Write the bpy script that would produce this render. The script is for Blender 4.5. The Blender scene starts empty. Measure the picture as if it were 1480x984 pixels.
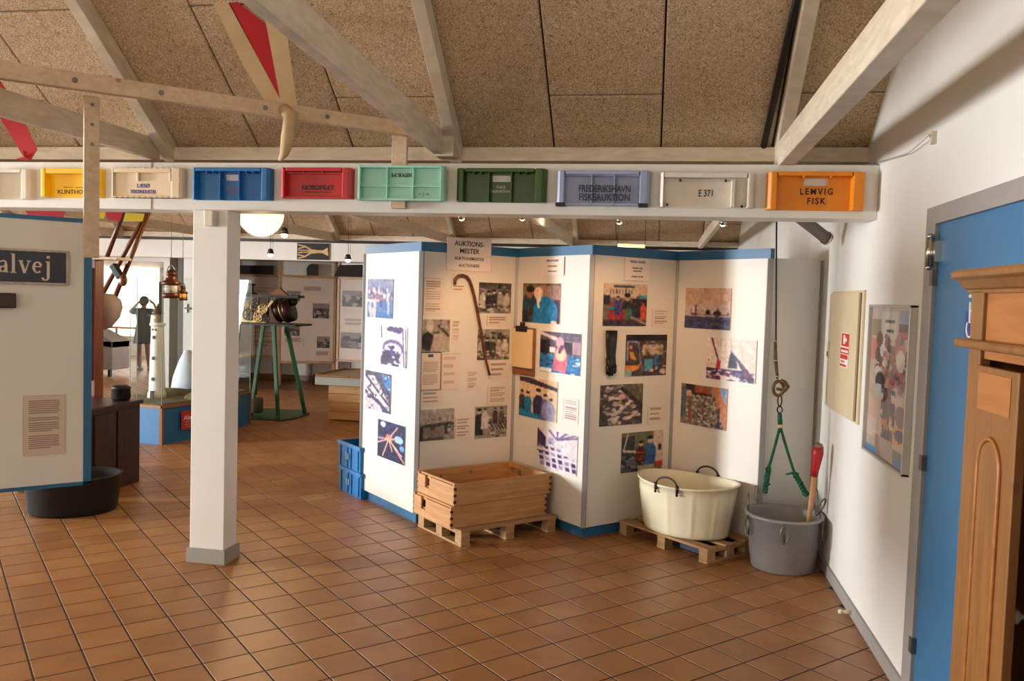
import bpy, bmesh, math, random
import numpy as np
from math import sin, cos, pi, radians, sqrt, hypot, atan2, tan
from mathutils import Vector, Matrix
random.seed(7)
SC = bpy.context.scene
COL = SC.collection

# ---------------------------------------------------------------- camera
F_PX, PITCH, ROLL, HEAD, EYE = 1213.0, 0.052, 0.0308, radians(9.75), 1.6
def _camrows():
    cp, sp = cos(PITCH), sin(PITCH)
    R = np.array([[1, 0, 0], [0, -sp, -cp], [0, cp, -sp]])
    cr, sr = cos(ROLL), sin(ROLL)
    R = np.array([[cr, -sr, 0], [sr, cr, 0], [0, 0, 1]]) @ R
    cy, sy = cos(HEAD), sin(HEAD)
    return R @ np.array([[cy, sy, 0], [-sy, cy, 0], [0, 0, 1]])
RC = _camrows()
EYEV = np.array([0, 0, EYE])
cam_d = bpy.data.cameras.new('camera')
cam = bpy.data.objects.new('camera', cam_d)
COL.objects.link(cam)
cam_d.sensor_width = 36
cam_d.lens = F_PX / 1480 * 36
cam_d.clip_start = 0.05
m = Matrix(((RC[0][0], -RC[1][0], -RC[2][0], 0), (RC[0][1], -RC[1][1], -RC[2][1], 0), (RC[0][2], -RC[1][2], -RC[2][2], EYE), (0, 0, 0, 1)))
cam.matrix_world = m
SC.camera = cam
# measuring helpers: where a sight line of the photograph meets a real plane
def ray(x, y): return RC.T @ np.array([(x - 740) / F_PX, (y - 492) / F_PX, 1])
def at_z(x, y, z=0.0): d = ray(x, y); return Vector(EYEV + d * (z - EYE) / d[2])
def at_Y(x, y, Y): d = ray(x, y); return Vector(EYEV + d * Y / d[1])
def at_X(x, y, X): d = ray(x, y); return Vector(EYEV + d * X / d[0])
def at_P(x, y, p, q):
    n = np.array([-(q[1] - p[1]), q[0] - p[0], 0]); d = ray(x, y)
    t = n @ (np.array([p[0], p[1], 0]) - EYEV) / (n @ d); return Vector(EYEV + t * d)

# ---------------------------------------------------------------- light and exposure
SC.view_settings.view_transform = 'Standard'
SC.view_settings.look = 'None'
SC.view_settings.exposure = 0.27
SC.view_settings.gamma = 1.0
SC.view_settings.use_curve_mapping = False
W = bpy.data.worlds.new('world'); SC.world = W; W.use_nodes = True
W.node_tree.nodes['Background'].inputs[0].default_value = (0.85, 0.92, 1.0, 1)
W.node_tree.nodes['Background'].inputs[1].default_value = 1.0
def area(name, loc, direction, sx, sy, power, color):
    l = bpy.data.lights.new(name, 'AREA'); l.shape = 'RECTANGLE'; l.size = sx; l.size_y = sy
    l.energy = power; l.color = color
    o = bpy.data.objects.new(name, l); COL.objects.link(o); o.location = loc
    o.rotation_euler = Vector(direction).to_track_quat('-Z', 'Z').to_euler()
    return o
DAY = (0.95, 0.975, 1.0)
WARM = (1.0, 0.56, 0.26)
area('window_daylight_left', (-13.9, 2.05, 1.7), (1, 0.2, -0.01), 2.2, 1.7, 2000, DAY)
area('fill_light_back', (-3.6, -2.8, 1.6), (0.1, 1, 0), 4.0, 1.6, 30, DAY)  # weak fill lamp added behind the camera, no window known there
area('shopfront_daylight', (-10.5, 20.6, 1.45), (0.1, -1, -0.25), 9.0, 2.5, 1900, (1.0, 0.97, 0.93))
area('fill_light_second_bay', (-11.7, 8.4, 1.6), (1, 0, 0), 3.6, 1.5, 230, DAY)  # unseen lamp added to brighten the second bay

# ---------------------------------------------------------------- materials
def L(c):
    out = []
    for v in c:
        v = v / 255.0
        out.append(v / 12.92 if v <= 0.04045 else ((v + 0.055) / 1.055) ** 2.4)
    return tuple(out) + (1,)
MATS = {}
def mat(name, col, rough=0.5, metal=0.0, var=0.08, scale=6.0, bump=0.0, bscale=60.0, stretch=None, emit=None, emits=0.0, spec=0.5, trans=0.0):
    if name in MATS: return MATS[name]
    M = bpy.data.materials.new(name); M.use_nodes = True; nt = M.node_tree; N = nt.nodes; K = nt.links
    b = N['Principled BSDF']
    b.inputs['Roughness'].default_value = rough; b.inputs['Metallic'].default_value = metal
    b.inputs['Specular IOR Level'].default_value = spec
    b.inputs['Transmission Weight'].default_value = trans
    if trans: b.inputs['IOR'].default_value = 1.12
    tc = N.new('ShaderNodeTexCoord'); mp = N.new('ShaderNodeMapping'); K.new(tc.outputs['Object'], mp.inputs[0])
    if stretch: mp.inputs['Scale'].default_value = stretch
    c = L(col)
    if var > 0:
        nz = N.new('ShaderNodeTexNoise'); nz.inputs['Scale'].default_value = scale; nz.inputs['Detail'].default_value = 4
        K.new(mp.outputs[0], nz.inputs['Vector'])
        r = N.new('ShaderNodeValToRGB'); K.new(nz.outputs['Fac'], r.inputs[0])
        r.color_ramp.elements[0].position = 0.3; r.color_ramp.elements[1].position = 0.7
        r.color_ramp.elements[0].color = tuple(v * (1 - var) for v in c[:3]) + (1,)
        r.color_ramp.elements[1].color = tuple(min(1, v * (1 + var)) for v in c[:3]) + (1,)
        K.new(r.outputs[0], b.inputs['Base Color'])
    else: b.inputs['Base Color'].default_value = c
    if bump > 0:
        n2 = N.new('ShaderNodeTexNoise'); n2.inputs['Scale'].default_value = bscale; n2.inputs['Detail'].default_value = 5
        K.new(mp.outputs[0], n2.inputs['Vector'])
        bp = N.new('ShaderNodeBump'); bp.inputs['Strength'].default_value = bump; bp.inputs['Distance'].default_value = 0.01
        K.new(n2.outputs['Fac'], bp.inputs['Height']); K.new(bp.outputs[0], b.inputs['Normal'])
    if emit:
        b.inputs['Emission Color'].default_value = L(emit); b.inputs['Emission Strength'].default_value = emits
    MATS[name] = M
    return M
def woodmat(name, c1, c2, rough=0.6, sc=(3, 40, 40), knots=True, bump=0.15):
    M = bpy.data.materials.new(name); M.use_nodes = True; nt = M.node_tree; N = nt.nodes; K = nt.links
    b = N['Principled BSDF']; b.inputs['Roughness'].default_value = rough
    tc = N.new('ShaderNodeTexCoord'); mp = N.new('ShaderNodeMapping'); K.new(tc.outputs['Object'], mp.inputs[0]); mp.inputs['Scale'].default_value = sc
    nz = N.new('ShaderNodeTexNoise'); nz.inputs['Scale'].default_value = 1.2; nz.inputs['Detail'].default_value = 6; nz.inputs['Distortion'].default_value = 0.6
    K.new(mp.outputs[0], nz.inputs['Vector'])
    r = N.new('ShaderNodeValToRGB'); K.new(nz.outputs['Fac'], r.inputs[0])
    r.color_ramp.elements[0].position = 0.3; r.color_ramp.elements[1].position = 0.68
    r.color_ramp.elements[0].color = L(c1); r.color_ramp.elements[1].color = L(c2)
    out = r.outputs[0]
    if knots:
        v = N.new('ShaderNodeTexVoronoi'); v.inputs['Scale'].default_value = 7.0; K.new(tc.outputs['Object'], v.inputs['Vector'])
        rr = N.new('ShaderNodeValToRGB'); K.new(v.outputs['Distance'], rr.inputs[0])
        rr.color_ramp.elements[0].position = 0.05; rr.color_ramp.elements[1].position = 0.13
        rr.color_ramp.elements[0].color = (0.35, 0.2, 0.12, 1); rr.color_ramp.elements[1].color = (1, 1, 1, 1)
        mx = N.new('ShaderNodeMixRGB'); mx.blend_type = 'MULTIPLY'; mx.inputs[0].default_value = 0.7
        K.new(out, mx.inputs[1]); K.new(rr.outputs[0], mx.inputs[2]); out = mx.outputs[0]
    K.new(out, b.inputs['Base Color'])
    bp = N.new('ShaderNodeBump'); bp.inputs['Strength'].default_value = bump; bp.inputs['Distance'].default_value = 0.004
    K.new(nz.outputs['Fac'], bp.inputs['Height']); K.new(bp.outputs[0], b.inputs['Normal'])
    MATS[name] = M; return M

white_wall = mat('white_painted_wall', (222, 220, 213), 0.6, var=0.025, scale=2, bump=0.12, bscale=35)
white_beam = mat('white_painted_timber', (224, 221, 213), 0.5, var=0.03, scale=3, bump=0.05, bscale=20)
screen_w = mat('offwhite_laminate', (220, 213, 202), 0.45, var=0.015, scale=2)
blue_paint = mat('blue_paint', (40, 100, 140), 0.45, var=0.05, scale=4)
door_blue = mat('door_blue_paint', (54, 112, 154), 0.42, var=0.04, scale=3)
grey_frame = mat('grey_paint', (150, 145, 140), 0.5, var=0.04)
alu = mat('aluminium', (150, 148, 146), 0.5, 0.3, var=0.05)
chrome = mat('chrome', (200, 195, 185), 0.18, 1.0, var=0.0)
steel = mat('galvanised_steel', (120, 115, 108), 0.4, 0.8, var=0.2, scale=30)
darkmetal = mat('dark_iron', (45, 40, 38), 0.5, 0.6, var=0.2, scale=30)
brass = mat('brass', (150, 122, 82), 0.45, 0.8, var=0.15, scale=20)
copper = mat('copper', (96, 58, 38), 0.4, 0.7, var=0.2, scale=20)
black = mat('black', (18, 17, 17), 0.5, var=0.1)
ink = mat('black_ink', (28, 26, 28), 0.6, var=0.0)
blueink = mat('blue_ink', (50, 60, 130), 0.6, var=0.0)
whiteink = mat('white_ink', (225, 220, 210), 0.6, var=0.0)
paper = mat('paper', (232, 216, 204), 0.7, var=0.02)
rafter_m = woodmat('limed_timber', (200, 184, 160), (222, 208, 186), 0.6, (6, 6, 30), knots=False, bump=0.05)
timber_m = woodmat('planed_pine', (190, 164, 134), (212, 188, 160), 0.6, (30, 3, 30), knots=True, bump=0.06)
pine = woodmat('aged_pine', (168, 118, 68), (200, 150, 96), 0.55, (3, 40, 40))
pine_end = woodmat('aged_pine_end', (168, 118, 68), (200, 150, 96), 0.55, (40, 3, 40))
pine2 = woodmat('pallet_wood', (150, 112, 72), (186, 148, 102), 0.75, (3, 40, 40))
pine3 = woodmat('waxed_pine', (120, 79, 40), (144, 98, 53), 0.38, (40, 40, 3))
darkwood = woodmat('dark_stained_wood', (36, 18, 12), (62, 32, 20), 0.4, (40, 40, 3), knots=False)
redwood = woodmat('red_brown_wood', (100, 48, 18), (132, 68, 30), 0.45, (40, 40, 3), knots=False)

def clearglass(name, tint=(1, 1, 1, 1)):
    M = bpy.data.materials.new(name); M.use_nodes = True; nt = M.node_tree; N = nt.nodes; N.remove(N['Principled BSDF'])
    t = N.new('ShaderNodeBsdfTransparent'); t.inputs[0].default_value = tint; g = N.new('ShaderNodeBsdfGlossy'); g.inputs['Roughness'].default_value = .02
    f = N.new('ShaderNodeLayerWeight'); f.inputs[0].default_value = .5; pw = N.new('ShaderNodeMath'); pw.operation = 'POWER'; pw.inputs[1].default_value = 4; nt.links.new(f.outputs['Facing'], pw.inputs[0])
    ma = N.new('ShaderNodeMath'); ma.operation = 'MULTIPLY_ADD'; ma.inputs[1].default_value = .12; ma.inputs[2].default_value = .03; nt.links.new(pw.outputs[0], ma.inputs[0]); x = N.new('ShaderNodeMixShader')
    nt.links.new(ma.outputs[0], x.inputs[0]); nt.links.new(t.outputs[0], x.inputs[1]); nt.links.new(g.outputs[0], x.inputs[2]); nt.links.new(x.outputs[0], N['Material Output'].inputs[0])
    return M
# wood wool cement board
def woodwool():
    M = bpy.data.materials.new('wood_wool_board'); M.use_nodes = True; nt = M.node_tree; N = nt.nodes; K = nt.links
    b = N['Principled BSDF']; b.inputs['Roughness'].default_value = 0.95; b.inputs['Specular IOR Level'].default_value = 0.1
    tc = N.new('ShaderNodeTexCoord')
    nz = N.new('ShaderNodeTexNoise'); nz.inputs['Scale'].default_value = 55; nz.inputs['Detail'].default_value = 3; nz.inputs['Distortion'].default_value = 3.0
    K.new(tc.outputs['Object'], nz.inputs['Vector'])
    big = N.new('ShaderNodeTexNoise'); big.inputs['Scale'].default_value = 1.5; K.new(tc.outputs['Object'], big.inputs['Vector'])
    r = N.new('ShaderNodeValToRGB'); K.new(nz.outputs['Fac'], r.inputs[0])
    e = r.color_ramp.elements
    e[0].position = 0.34; e[0].color = L((138, 110, 80)); e[1].position = 0.62; e[1].color = L((222, 198, 166))
    x = e.new(0.46); x.color = L((188, 162, 130))
    mx = N.new('ShaderNodeMixRGB'); mx.blend_type = 'MULTIPLY'; mx.inputs[0].default_value = 0.35
    K.new(r.outputs[0], mx.inputs[1]); K.new(big.outputs['Fac'], mx.inputs[2])
    K.new(r.outputs[0], b.inputs['Base Color'])
    bp = N.new('ShaderNodeBump'); bp.inputs['Strength'].default_value = 0.6; bp.inputs['Distance'].default_value = 0.006
    K.new(nz.outputs['Fac'], bp.inputs['Height']); K.new(bp.outputs[0], b.inputs['Normal'])
    return M
wool = woodwool()
TILE = EYE / 7.8954
TANG = 0.615 + HEAD
hx, hy = -12.784 * TILE, 21.243 * TILE
TORG = Vector((cos(HEAD) * hx - sin(HEAD) * hy, sin(HEAD) * hx + cos(HEAD) * hy))
def tilemat():
    M = bpy.data.materials.new('terracotta_tile'); M.use_nodes = True; nt = M.node_tree; N = nt.nodes; K = nt.links
    b = N['Principled BSDF']
    g = N.new('ShaderNodeNewGeometry')
    s0 = N.new('ShaderNodeVectorMath'); s0.operation = 'SUBTRACT'; s0.inputs[1].default_value = (TORG.x, TORG.y, 0); K.new(g.outputs['Position'], s0.inputs[0])
    vr = N.new('ShaderNodeVectorRotate'); vr.rotation_type = 'Z_AXIS'; vr.inputs['Angle'].default_value = -TANG; K.new(s0.outputs[0], vr.inputs['Vector'])
    dv = N.new('ShaderNodeVectorMath'); dv.operation = 'DIVIDE'; dv.inputs[1].default_value = (TILE, TILE, 1); K.new(vr.outputs[0], dv.inputs[0])
    fl = N.new('ShaderNodeVectorMath'); fl.operation = 'FLOOR'; K.new(dv.outputs[0], fl.inputs[0])
    sx = N.new('ShaderNodeSeparateXYZ'); K.new(fl.outputs[0], sx.inputs[0]); cx = N.new('ShaderNodeCombineXYZ'); K.new(sx.outputs[0], cx.inputs[0]); K.new(sx.outputs[1], cx.inputs[1])
    wn = N.new('ShaderNodeTexWhiteNoise'); K.new(cx.outputs[0], wn.inputs['Vector'])
    ad = N.new('ShaderNodeVectorMath'); ad.operation = 'MULTIPLY_ADD'; K.new(wn.outputs['Color'], ad.inputs[0]); ad.inputs[1].default_value = (20, 20, 20); K.new(g.outputs['Position'], ad.inputs[2])
    nz = N.new('ShaderNodeTexNoise'); nz.inputs['Scale'].default_value = 4.5; nz.inputs['Detail'].default_value = 3; K.new(ad.outputs[0], nz.inputs['Vector'])
    mm = N.new('ShaderNodeMath'); mm.operation = 'MULTIPLY_ADD'; K.new(wn.outputs['Value'], mm.inputs[0]); mm.inputs[1].default_value = 0.2
    sb = N.new('ShaderNodeMath'); sb.operation = 'MULTIPLY_ADD'; K.new(nz.outputs['Fac'], sb.inputs[0]); sb.inputs[1].default_value = 0.75; sb.inputs[2].default_value = 0.0
    K.new(sb.outputs[0], mm.inputs[2])
    r = N.new('ShaderNodeValToRGB'); K.new(mm.outputs[0], r.inputs[0]); e = r.color_ramp.elements
    e[0].position = 0.2; e[0].color = L((138, 90, 50)); e[1].position = 0.8; e[1].color = L((174, 130, 80))
    x = e.new(0.5); x.color = L((158, 108, 60))
    K.new(r.outputs[0], b.inputs['Base Color'])
    rr = N.new('ShaderNodeMapRange'); K.new(nz.outputs['Fac'], rr.inputs[0]); rr.inputs[3].default_value = 0.32; rr.inputs[4].default_value = 0.48
    K.new(rr.outputs[0], b.inputs['Roughness'])
    n2 = N.new('ShaderNodeTexNoise'); n2.inputs['Scale'].default_value = 25; K.new(g.outputs['Position'], n2.inputs['Vector'])
    bp = N.new('ShaderNodeBump'); bp.inputs['Strength'].default_value = 0.08; bp.inputs['Distance'].default_value = 0.01
    K.new(n2.outputs['Fac'], bp.inputs['Height']); K.new(bp.outputs[0], b.inputs['Normal'])
    return M
tile_m = tilemat()
grout = mat('dark_grout', (70, 54, 46), 0.95, var=0.1, scale=20)
def printmat():
    M = bpy.data.materials.new('colour_print'); M.use_nodes = True; N = M.node_tree.nodes; b = N['Principled BSDF']
    a = N.new('ShaderNodeAttribute'); a.attribute_name = 'print'; M.node_tree.links.new(a.outputs['Color'], b.inputs['Base Color'])
    b.inputs['Roughness'].default_value = 0.45; b.inputs['Specular IOR Level'].default_value = 0.3
    return M
print_m = printmat()

# ---------------------------------------------------------------- mesh helpers
class MB:
    def __init__(s): s.bm = bmesh.new(); s.smooth = False
    def box(s, x0, x1, y0, y1, z0, z1, M=None):
        v = [s.bm.verts.new((x, y, z)) for x in (x0, x1) for y in (y0, y1) for z in (z0, z1)]
        for f in ((0, 1, 3, 2), (4, 6, 7, 5), (0, 4, 5, 1), (2, 3, 7, 6), (0, 2, 6, 4), (1, 5, 7, 3)): s.bm.faces.new([v[i] for i in f])
        if M is not None: bmesh.ops.transform(s.bm, matrix=M, verts=v)
        return s
    def beam(s, a, b, w, h, up=(0, 0, 1)):
        a, b = Vector(a), Vector(b); d = (b - a); ln = d.length; d.normalize()
        u = Vector(up); x = d.cross(u); x.normalize(); z = x.cross(d)
        M = Matrix((x, d, z)).transposed().to_4x4(); M.translation = a
        return s.box(-w / 2, w / 2, 0, ln, -h / 2, h / 2, M)
    def tube(s, pts, r, n=8, closed=False):
        pts = [Vector(p) for p in pts]; rs = r if isinstance(r, (list, tuple)) else [r] * len(pts)
        rings = []; prev = None
        for i, p in enumerate(pts):
            if closed: d = pts[(i + 1) % len(pts)] - pts[i - 1]
            else: d = pts[min(i + 1, len(pts) - 1)] - pts[max(i - 1, 0)]
            d.normalize()
            if prev is None: u = d.orthogonal().normalized()
            else: u = (prev - d * prev.dot(d)).normalized()
            prev = u; w = d.cross(u)
            rings.append([s.bm.verts.new(p + (u * cos(2 * pi * k / n) + w * sin(2 * pi * k / n)) * rs[i]) for k in range(n)])
        cnt = len(rings) if closed else len(rings) - 1
        for i in range(cnt):
            A, B = rings[i], rings[(i + 1) % len(rings)]
            for k in range(n):
                f = s.bm.faces.new((A[k], A[(k + 1) % n], B[(k + 1) % n], B[k])); f.smooth = True
        if not closed: s.bm.faces.new(rings[0][::-1]); s.bm.faces.new(rings[-1])
        return s
    def lathe(s, prof, n=32, M=None, sx=1, sy=1, cap=True):
        rings = []; vs = []
        for r, z in prof:
            ring = [s.bm.verts.new((r * cos(2 * pi * k / n) * sx, r * sin(2 * pi * k / n) * sy, z)) for k in range(n)]
            rings.append(ring); vs += ring
        for A, B in zip(rings[:-1], rings[1:]):
            for k in range(n):
                f = s.bm.faces.new((A[k], A[(k + 1) % n], B[(k + 1) % n], B[k])); f.smooth = True
        if cap: s.bm.faces.new(rings[0][::-1]); s.bm.faces.new(rings[-1])
        if M is not None: bmesh.ops.transform(s.bm, matrix=M, verts=vs)
        return s
    def prism(s, poly, z0, z1, M=None):
        a = [s.bm.verts.new((x, y, z0)) for x, y in poly]; b = [s.bm.verts.new((x, y, z1)) for x, y in poly]
        s.bm.faces.new(a[::-1]); s.bm.faces.new(b)
        n = len(poly)
        for k in range(n): s.bm.faces.new((a[k], a[(k + 1) % n], b[(k + 1) % n], b[k]))
        if M is not None: bmesh.ops.transform(s.bm, matrix=M, verts=a + b)
        return s
    def ball(s, c, r, M=None, seg=16):
        g = bmesh.ops.create_uvsphere(s.bm, u_segments=seg, v_segments=seg // 2 + 2, radius=1)
        rr = r if isinstance(r, (tuple, list)) else (r, r, r)
        T = Matrix.Translation(c) @ Matrix.Diagonal((rr[0], rr[1], rr[2], 1))
        if M is not None: T = M @ T
        bmesh.ops.transform(s.bm, matrix=T, verts=g['verts'])
        for v in g['verts']:
            for f in v.link_faces: f.smooth = True
        return s
    def build(s, name, m, parent=None, bevel=0.0, loc=None):
        bmesh.ops.recalc_face_normals(s.bm, faces=s.bm.faces)
        me = bpy.data.meshes.new(name); s.bm.to_mesh(me); s.bm.free()
        return link(name, me, m, parent, bevel, loc)
def link(name, me, m, parent=None, bevel=0.0, loc=None):
    o = bpy.data.objects.new(name, me); COL.objects.link(o)
    if m is not None and not me.materials: me.materials.append(m)
    if parent is not None: o.parent = parent
    if loc is not None: o.location = loc
    if bevel > 0:
        b = o.modifiers.new('bevel', 'BEVEL'); b.width = bevel; b.segments = 2; b.limit_method = 'ANGLE'; b.angle_limit = radians(40)
    return o
def tag(o, label, cat, group=None):
    o['label'] = label; o['category'] = cat
    if group: o['group'] = group
    return o
def structure(o): o['kind'] = 'structure'; return o
def thing(name, label, cat, loc=(0, 0, 0), rot=0.0, group=None):
    o = bpy.data.objects.new(name, None); COL.objects.link(o); o.location = loc; o.rotation_euler = (0, 0, rot)
    o.empty_display_size = 0.1
    return tag(o, label, cat, group)
def frame_matrix(origin, u, n):
    """x along u (horizontal), y up, z out along n"""
    u = Vector(u).normalized(); n = Vector(n).normalized(); v = n.cross(u)
    M = Matrix((u, v, n)).transposed().to_4x4(); M.translation = Vector(origin); return M
def textmesh(s, size, bold=0.0, align='CENTER', spacing=1.0, line=1.0, sx=1.0, depth=0.0006):
    c = bpy.data.curves.new('lettering', 'FONT'); c.body = s; c.size = size; c.align_x = align; c.align_y = 'CENTER'
    c.offset = bold; c.space_character = spacing; c.space_line = line; c.extrude = depth; c.resolution_u = 3
    o = bpy.data.objects.new('lettering', c); COL.objects.link(o)
    bpy.context.view_layer.update()
    me = bpy.data.meshes.new_from_object(o.evaluated_get(bpy.context.evaluated_depsgraph_get()))
    bpy.data.objects.remove(o); me.transform(Matrix.Diagonal((sx, 1, 1, 1)))
    me.materials.clear(); return me
def lettering(parent, s, size, m, M, name='lettering', **kw):
    """M places the text in the parent's own coordinates"""
    me = textmesh(s, size, **kw); me.transform(M)
    return link(name, me, m, parent)

# painter for flat prints: a small raster turned into coloured cells of a thin sheet
class Paint:
    def __init__(s, w, h, bg): s.w, s.h = w, h; s.a = np.ones((h, w, 3)) * np.array(bg, float); s.Y, s.X = np.mgrid[0:h, 0:w]; s.X = (s.X + .5) / w; s.Y = (s.Y + .5) / h; s.rs = np.random.RandomState(int(w * 7 + h * 13 + sum(bg)) % 9999)
    def put(s, mask, c, k=1.0): s.a[mask] = s.a[mask] * (1 - k) + np.array(c, float) * k; return s
    def rect(s, x0, y0, x1, y1, c, k=1.0): return s.put((s.X >= x0) & (s.X <= x1) & (s.Y >= y0) & (s.Y <= y1), c, k)
    def ell(s, cx, cy, rx, ry, c, k=1.0): return s.put(((s.X - cx) / rx) ** 2 + ((s.Y - cy) / ry) ** 2 <= 1, c, k)
    def poly(s, pts, c, k=1.0):
        ins = np.zeros(s.X.shape, bool); n = len(pts)
        for i in range(n):
            x1, y1 = pts[i]; x2, y2 = pts[(i + 1) % n]
            if y1 == y2: continue
            cond = ((y1 > s.Y) != (y2 > s.Y)) & (s.X < (x2 - x1) * (s.Y - y1) / (y2 - y1) + x1)
            ins ^= cond
        return s.put(ins, c, k)
    def line(s, x1, y1, x2, y2, t, c, k=1.0):
        dx, dy = x2 - x1, y2 - y1; L2 = dx * dx + dy * dy
        u = np.clip(((s.X - x1) * dx + (s.Y - y1) * dy) / L2, 0, 1)
        return s.put(np.hypot(s.X - x1 - u * dx, s.Y - y1 - u * dy) < t, c, k)
    def specks(s, x0, y0, x1, y1, n, r, cols, flat=0.5):
        for _ in range(n):
            c = cols[s.rs.randint(len(cols))]; s.ell(s.rs.uniform(x0, x1), s.rs.uniform(y0, y1), r * s.rs.uniform(.5, 1.5), r * flat * s.rs.uniform(.5, 1.5), c)
        return s
    def people(s, lst):
        """(x, head y, size, coat, skin)"""
        for x, y, z, coat, skin in lst:
            s.ell(x, y + 0.42 * z, 0.19 * z, 0.34 * z, coat); s.rect(x - .17 * z, y + .35 * z, x + .17 * z, y + z, coat)
            s.ell(x, y, 0.085 * z, 0.115 * z, skin); s.ell(x, y - .07 * z, .09 * z, .06 * z, tuple(v * .3 for v in coat))
        return s
    def noise(s, amt):
        n = s.rs.normal(0, amt, (s.h, s.w, 1)); n2 = np.kron(s.rs.normal(0, amt, (s.h // 4 + 1, s.w // 4 + 1, 1)), np.ones((4, 4, 1)))[:s.h, :s.w]
        s.a = s.a + n + n2; return s
    def soften(s):
        a = s.a; b = a.copy(); b[1:] += a[:-1]; b[:-1] += a[1:]; b[:, 1:] += a[:, :-1]; b[:, :-1] += a[:, 1:]
        c = np.ones(a.shape); c[1:] += 1; c[:-1] += 1; c[:, 1:] += 1; c[:, :-1] += 1
        s.a = b / c; return s
def sheet_mesh(name, P, w, h, t=0.003):
    """sheet with its face in local xy (x right, y up), origin at lower left, front at z=t"""
    nx, ny = P.w, P.h
    xs = np.linspace(0, w, nx + 1); ys = np.linspace(h, 0, ny + 1)
    V = np.zeros(((ny + 1) * (nx + 1), 3)); g = np.meshgrid(xs, ys); V[:, 0] = g[0].ravel(); V[:, 1] = g[1].ravel(); V[:, 2] = t
    i = np.arange(ny)[:, None] * (nx + 1) + np.arange(nx)[None, :]
    Fq = np.stack([i, i + nx + 1, i + nx + 2, i + 1], -1).reshape(-1, 4)
    nb = len(V)
    Vb = np.array([(0, 0, t), (w, 0, t), (w, h, t), (0, h, t), (0, 0, 0), (w, 0, 0), (w, h, 0), (0, h, 0)], float)
    Fb = np.array([(7, 6, 5, 4), (0, 4, 5, 1), (1, 5, 6, 2), (2, 6, 7, 3), (3, 7, 4, 0)]) + nb
    me = bpy.data.meshes.new(name); me.from_pydata(np.vstack([V, Vb]).tolist(), [], np.vstack([Fq, Fb]).tolist())
    c = np.clip(P.a, 0, 255) / 255.0; c = np.where(c <= 0.04045, c / 12.92, ((c + 0.055) / 1.055) ** 2.4).reshape(-1, 3)
    cc = np.repeat(np.concatenate([c, np.ones((len(c), 1))], 1), 4, 0)
    edge = np.tile(np.array([[0.6, 0.55, 0.48, 1]]), (20, 1)); cc = np.vstack([cc, edge])
    at = me.color_attributes.new('print', 'FLOAT_COLOR', 'CORNER'); at.data.foreach_set('color', cc.ravel())
    me.materials.append(print_m); return me

# ---------------------------------------------------------------- the setting
XR, YB, BZ0, BZ1 = 1.06, 4.45, 2.04, 2.31          # right wall plane, beam front, beam bottom and top
E0, RIDGE1, SL = 4.72, 0.9, 0.743                  # eave line, first ridge, roof slope
Z0 = 2.445
B2 = 11.78                                         # second white beam
floor = structure(MB().box(-14.6, 1.3, -3.2, 21, -0.12, -0.0012).build('floor', grout))
# floor tiles at 45 degrees to the walls
ca, sa = cos(TANG), sin(TANG)
def cell(a, j):
    g = 0.0044; return [Vector((TORG.x + ca * x - sa * y, TORG.y + sa * x + ca * y)) for x, y in ((a * TILE + g, -j * TILE + g), ((a + 1) * TILE - g, -j * TILE + g), ((a + 1) * TILE - g, (-j + 1) * TILE - g), (a * TILE + g, (-j + 1) * TILE - g))]
def clip(poly, lim, ax, sgn):
    out = []
    for i, p in enumerate(poly):
        q = poly[(i + 1) % len(poly)]; dp, dq = sgn * (lim - p[ax]), sgn * (lim - q[ax])
        if dp >= 0: out.append(p)
        if (dp >= 0) != (dq >= 0): out.append(p + (q - p) * (dp / (dp - dq)))
    return out
def tile_into(bm, poly):
    n = len(poly); c = sum(poly, Vector((0, 0))) / n
    top = [bm.verts.new((p.x + (c.x - p.x) * 0.008, p.y + (c.y - p.y) * 0.008, 0.0)) for p in poly]
    bot = [bm.verts.new((p.x, p.y, -0.0014)) for p in poly]
    bm.faces.new(top)
    for k in range(n): bm.faces.new((bot[k], bot[(k + 1) % n], top[(k + 1) % n], top[k]))
cand = []
for a in range(-110, 90):
    for j in range(-130, 60):
        P4 = cell(a, j); c = sum(P4, Vector((0, 0))) / 4
        if c.x > XR + .1 or c.x < -14.3 or (c.x < -12.9 and c.y > 4.4) or c.y < 1.0 or c.y > 20.9: continue
        P4 = clip(P4, XR, 0, 1)
        if len(P4) < 3: continue
        q = RC @ (np.array([c.x, c.y, 0]) - EYEV)
        seen = q[2] > 0.3 and -30 < 740 + F_PX * q[0] / q[2] < 1510 and 492 + F_PX * q[1] / q[2] < 1010
        if not seen and c.y < 4: continue
        cand.append((0 if seen else 1, hypot(c.x, c.y), len(P4), P4, c))
cand.sort(key=lambda t: (t[0], t[1]))
bm = bmesh.new(); c0 = Vector((0, 0)); hs = TILE / 2 - 0.0044
tile_into(bm, [Vector((ca * x - sa * y, sa * x + ca * y)) for x, y in ((-hs, -hs), (hs, -hs), (hs, hs), (-hs, hs))])
tme = bpy.data.meshes.new('tile'); bm.to_mesh(tme); bm.free(); tme.materials.append(tile_m)
bm = bmesh.new()
for k, (sn, d, n, P4, c) in enumerate(cand):
    if k < 300:
        whole = n == 4 and max(p.x for p in P4) < XR - 1e-4
        if whole: o = bpy.data.objects.new('floor_tile', tme); o.location = (c.x, c.y, 0)
        else:
            b2 = bmesh.new(); tile_into(b2, P4); me = bpy.data.meshes.new('tile_cut'); b2.to_mesh(me); b2.free(); me.materials.append(tile_m)
            o = bpy.data.objects.new('floor_tile', me)
        COL.objects.link(o); o.parent = floor
    else: tile_into(bm, P4)
me = bpy.data.meshes.new('tile_field'); bm.to_mesh(me); bm.free()
o = link('tile_field', me, tile_m, floor); o['kind'] = 'stuff'

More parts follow.
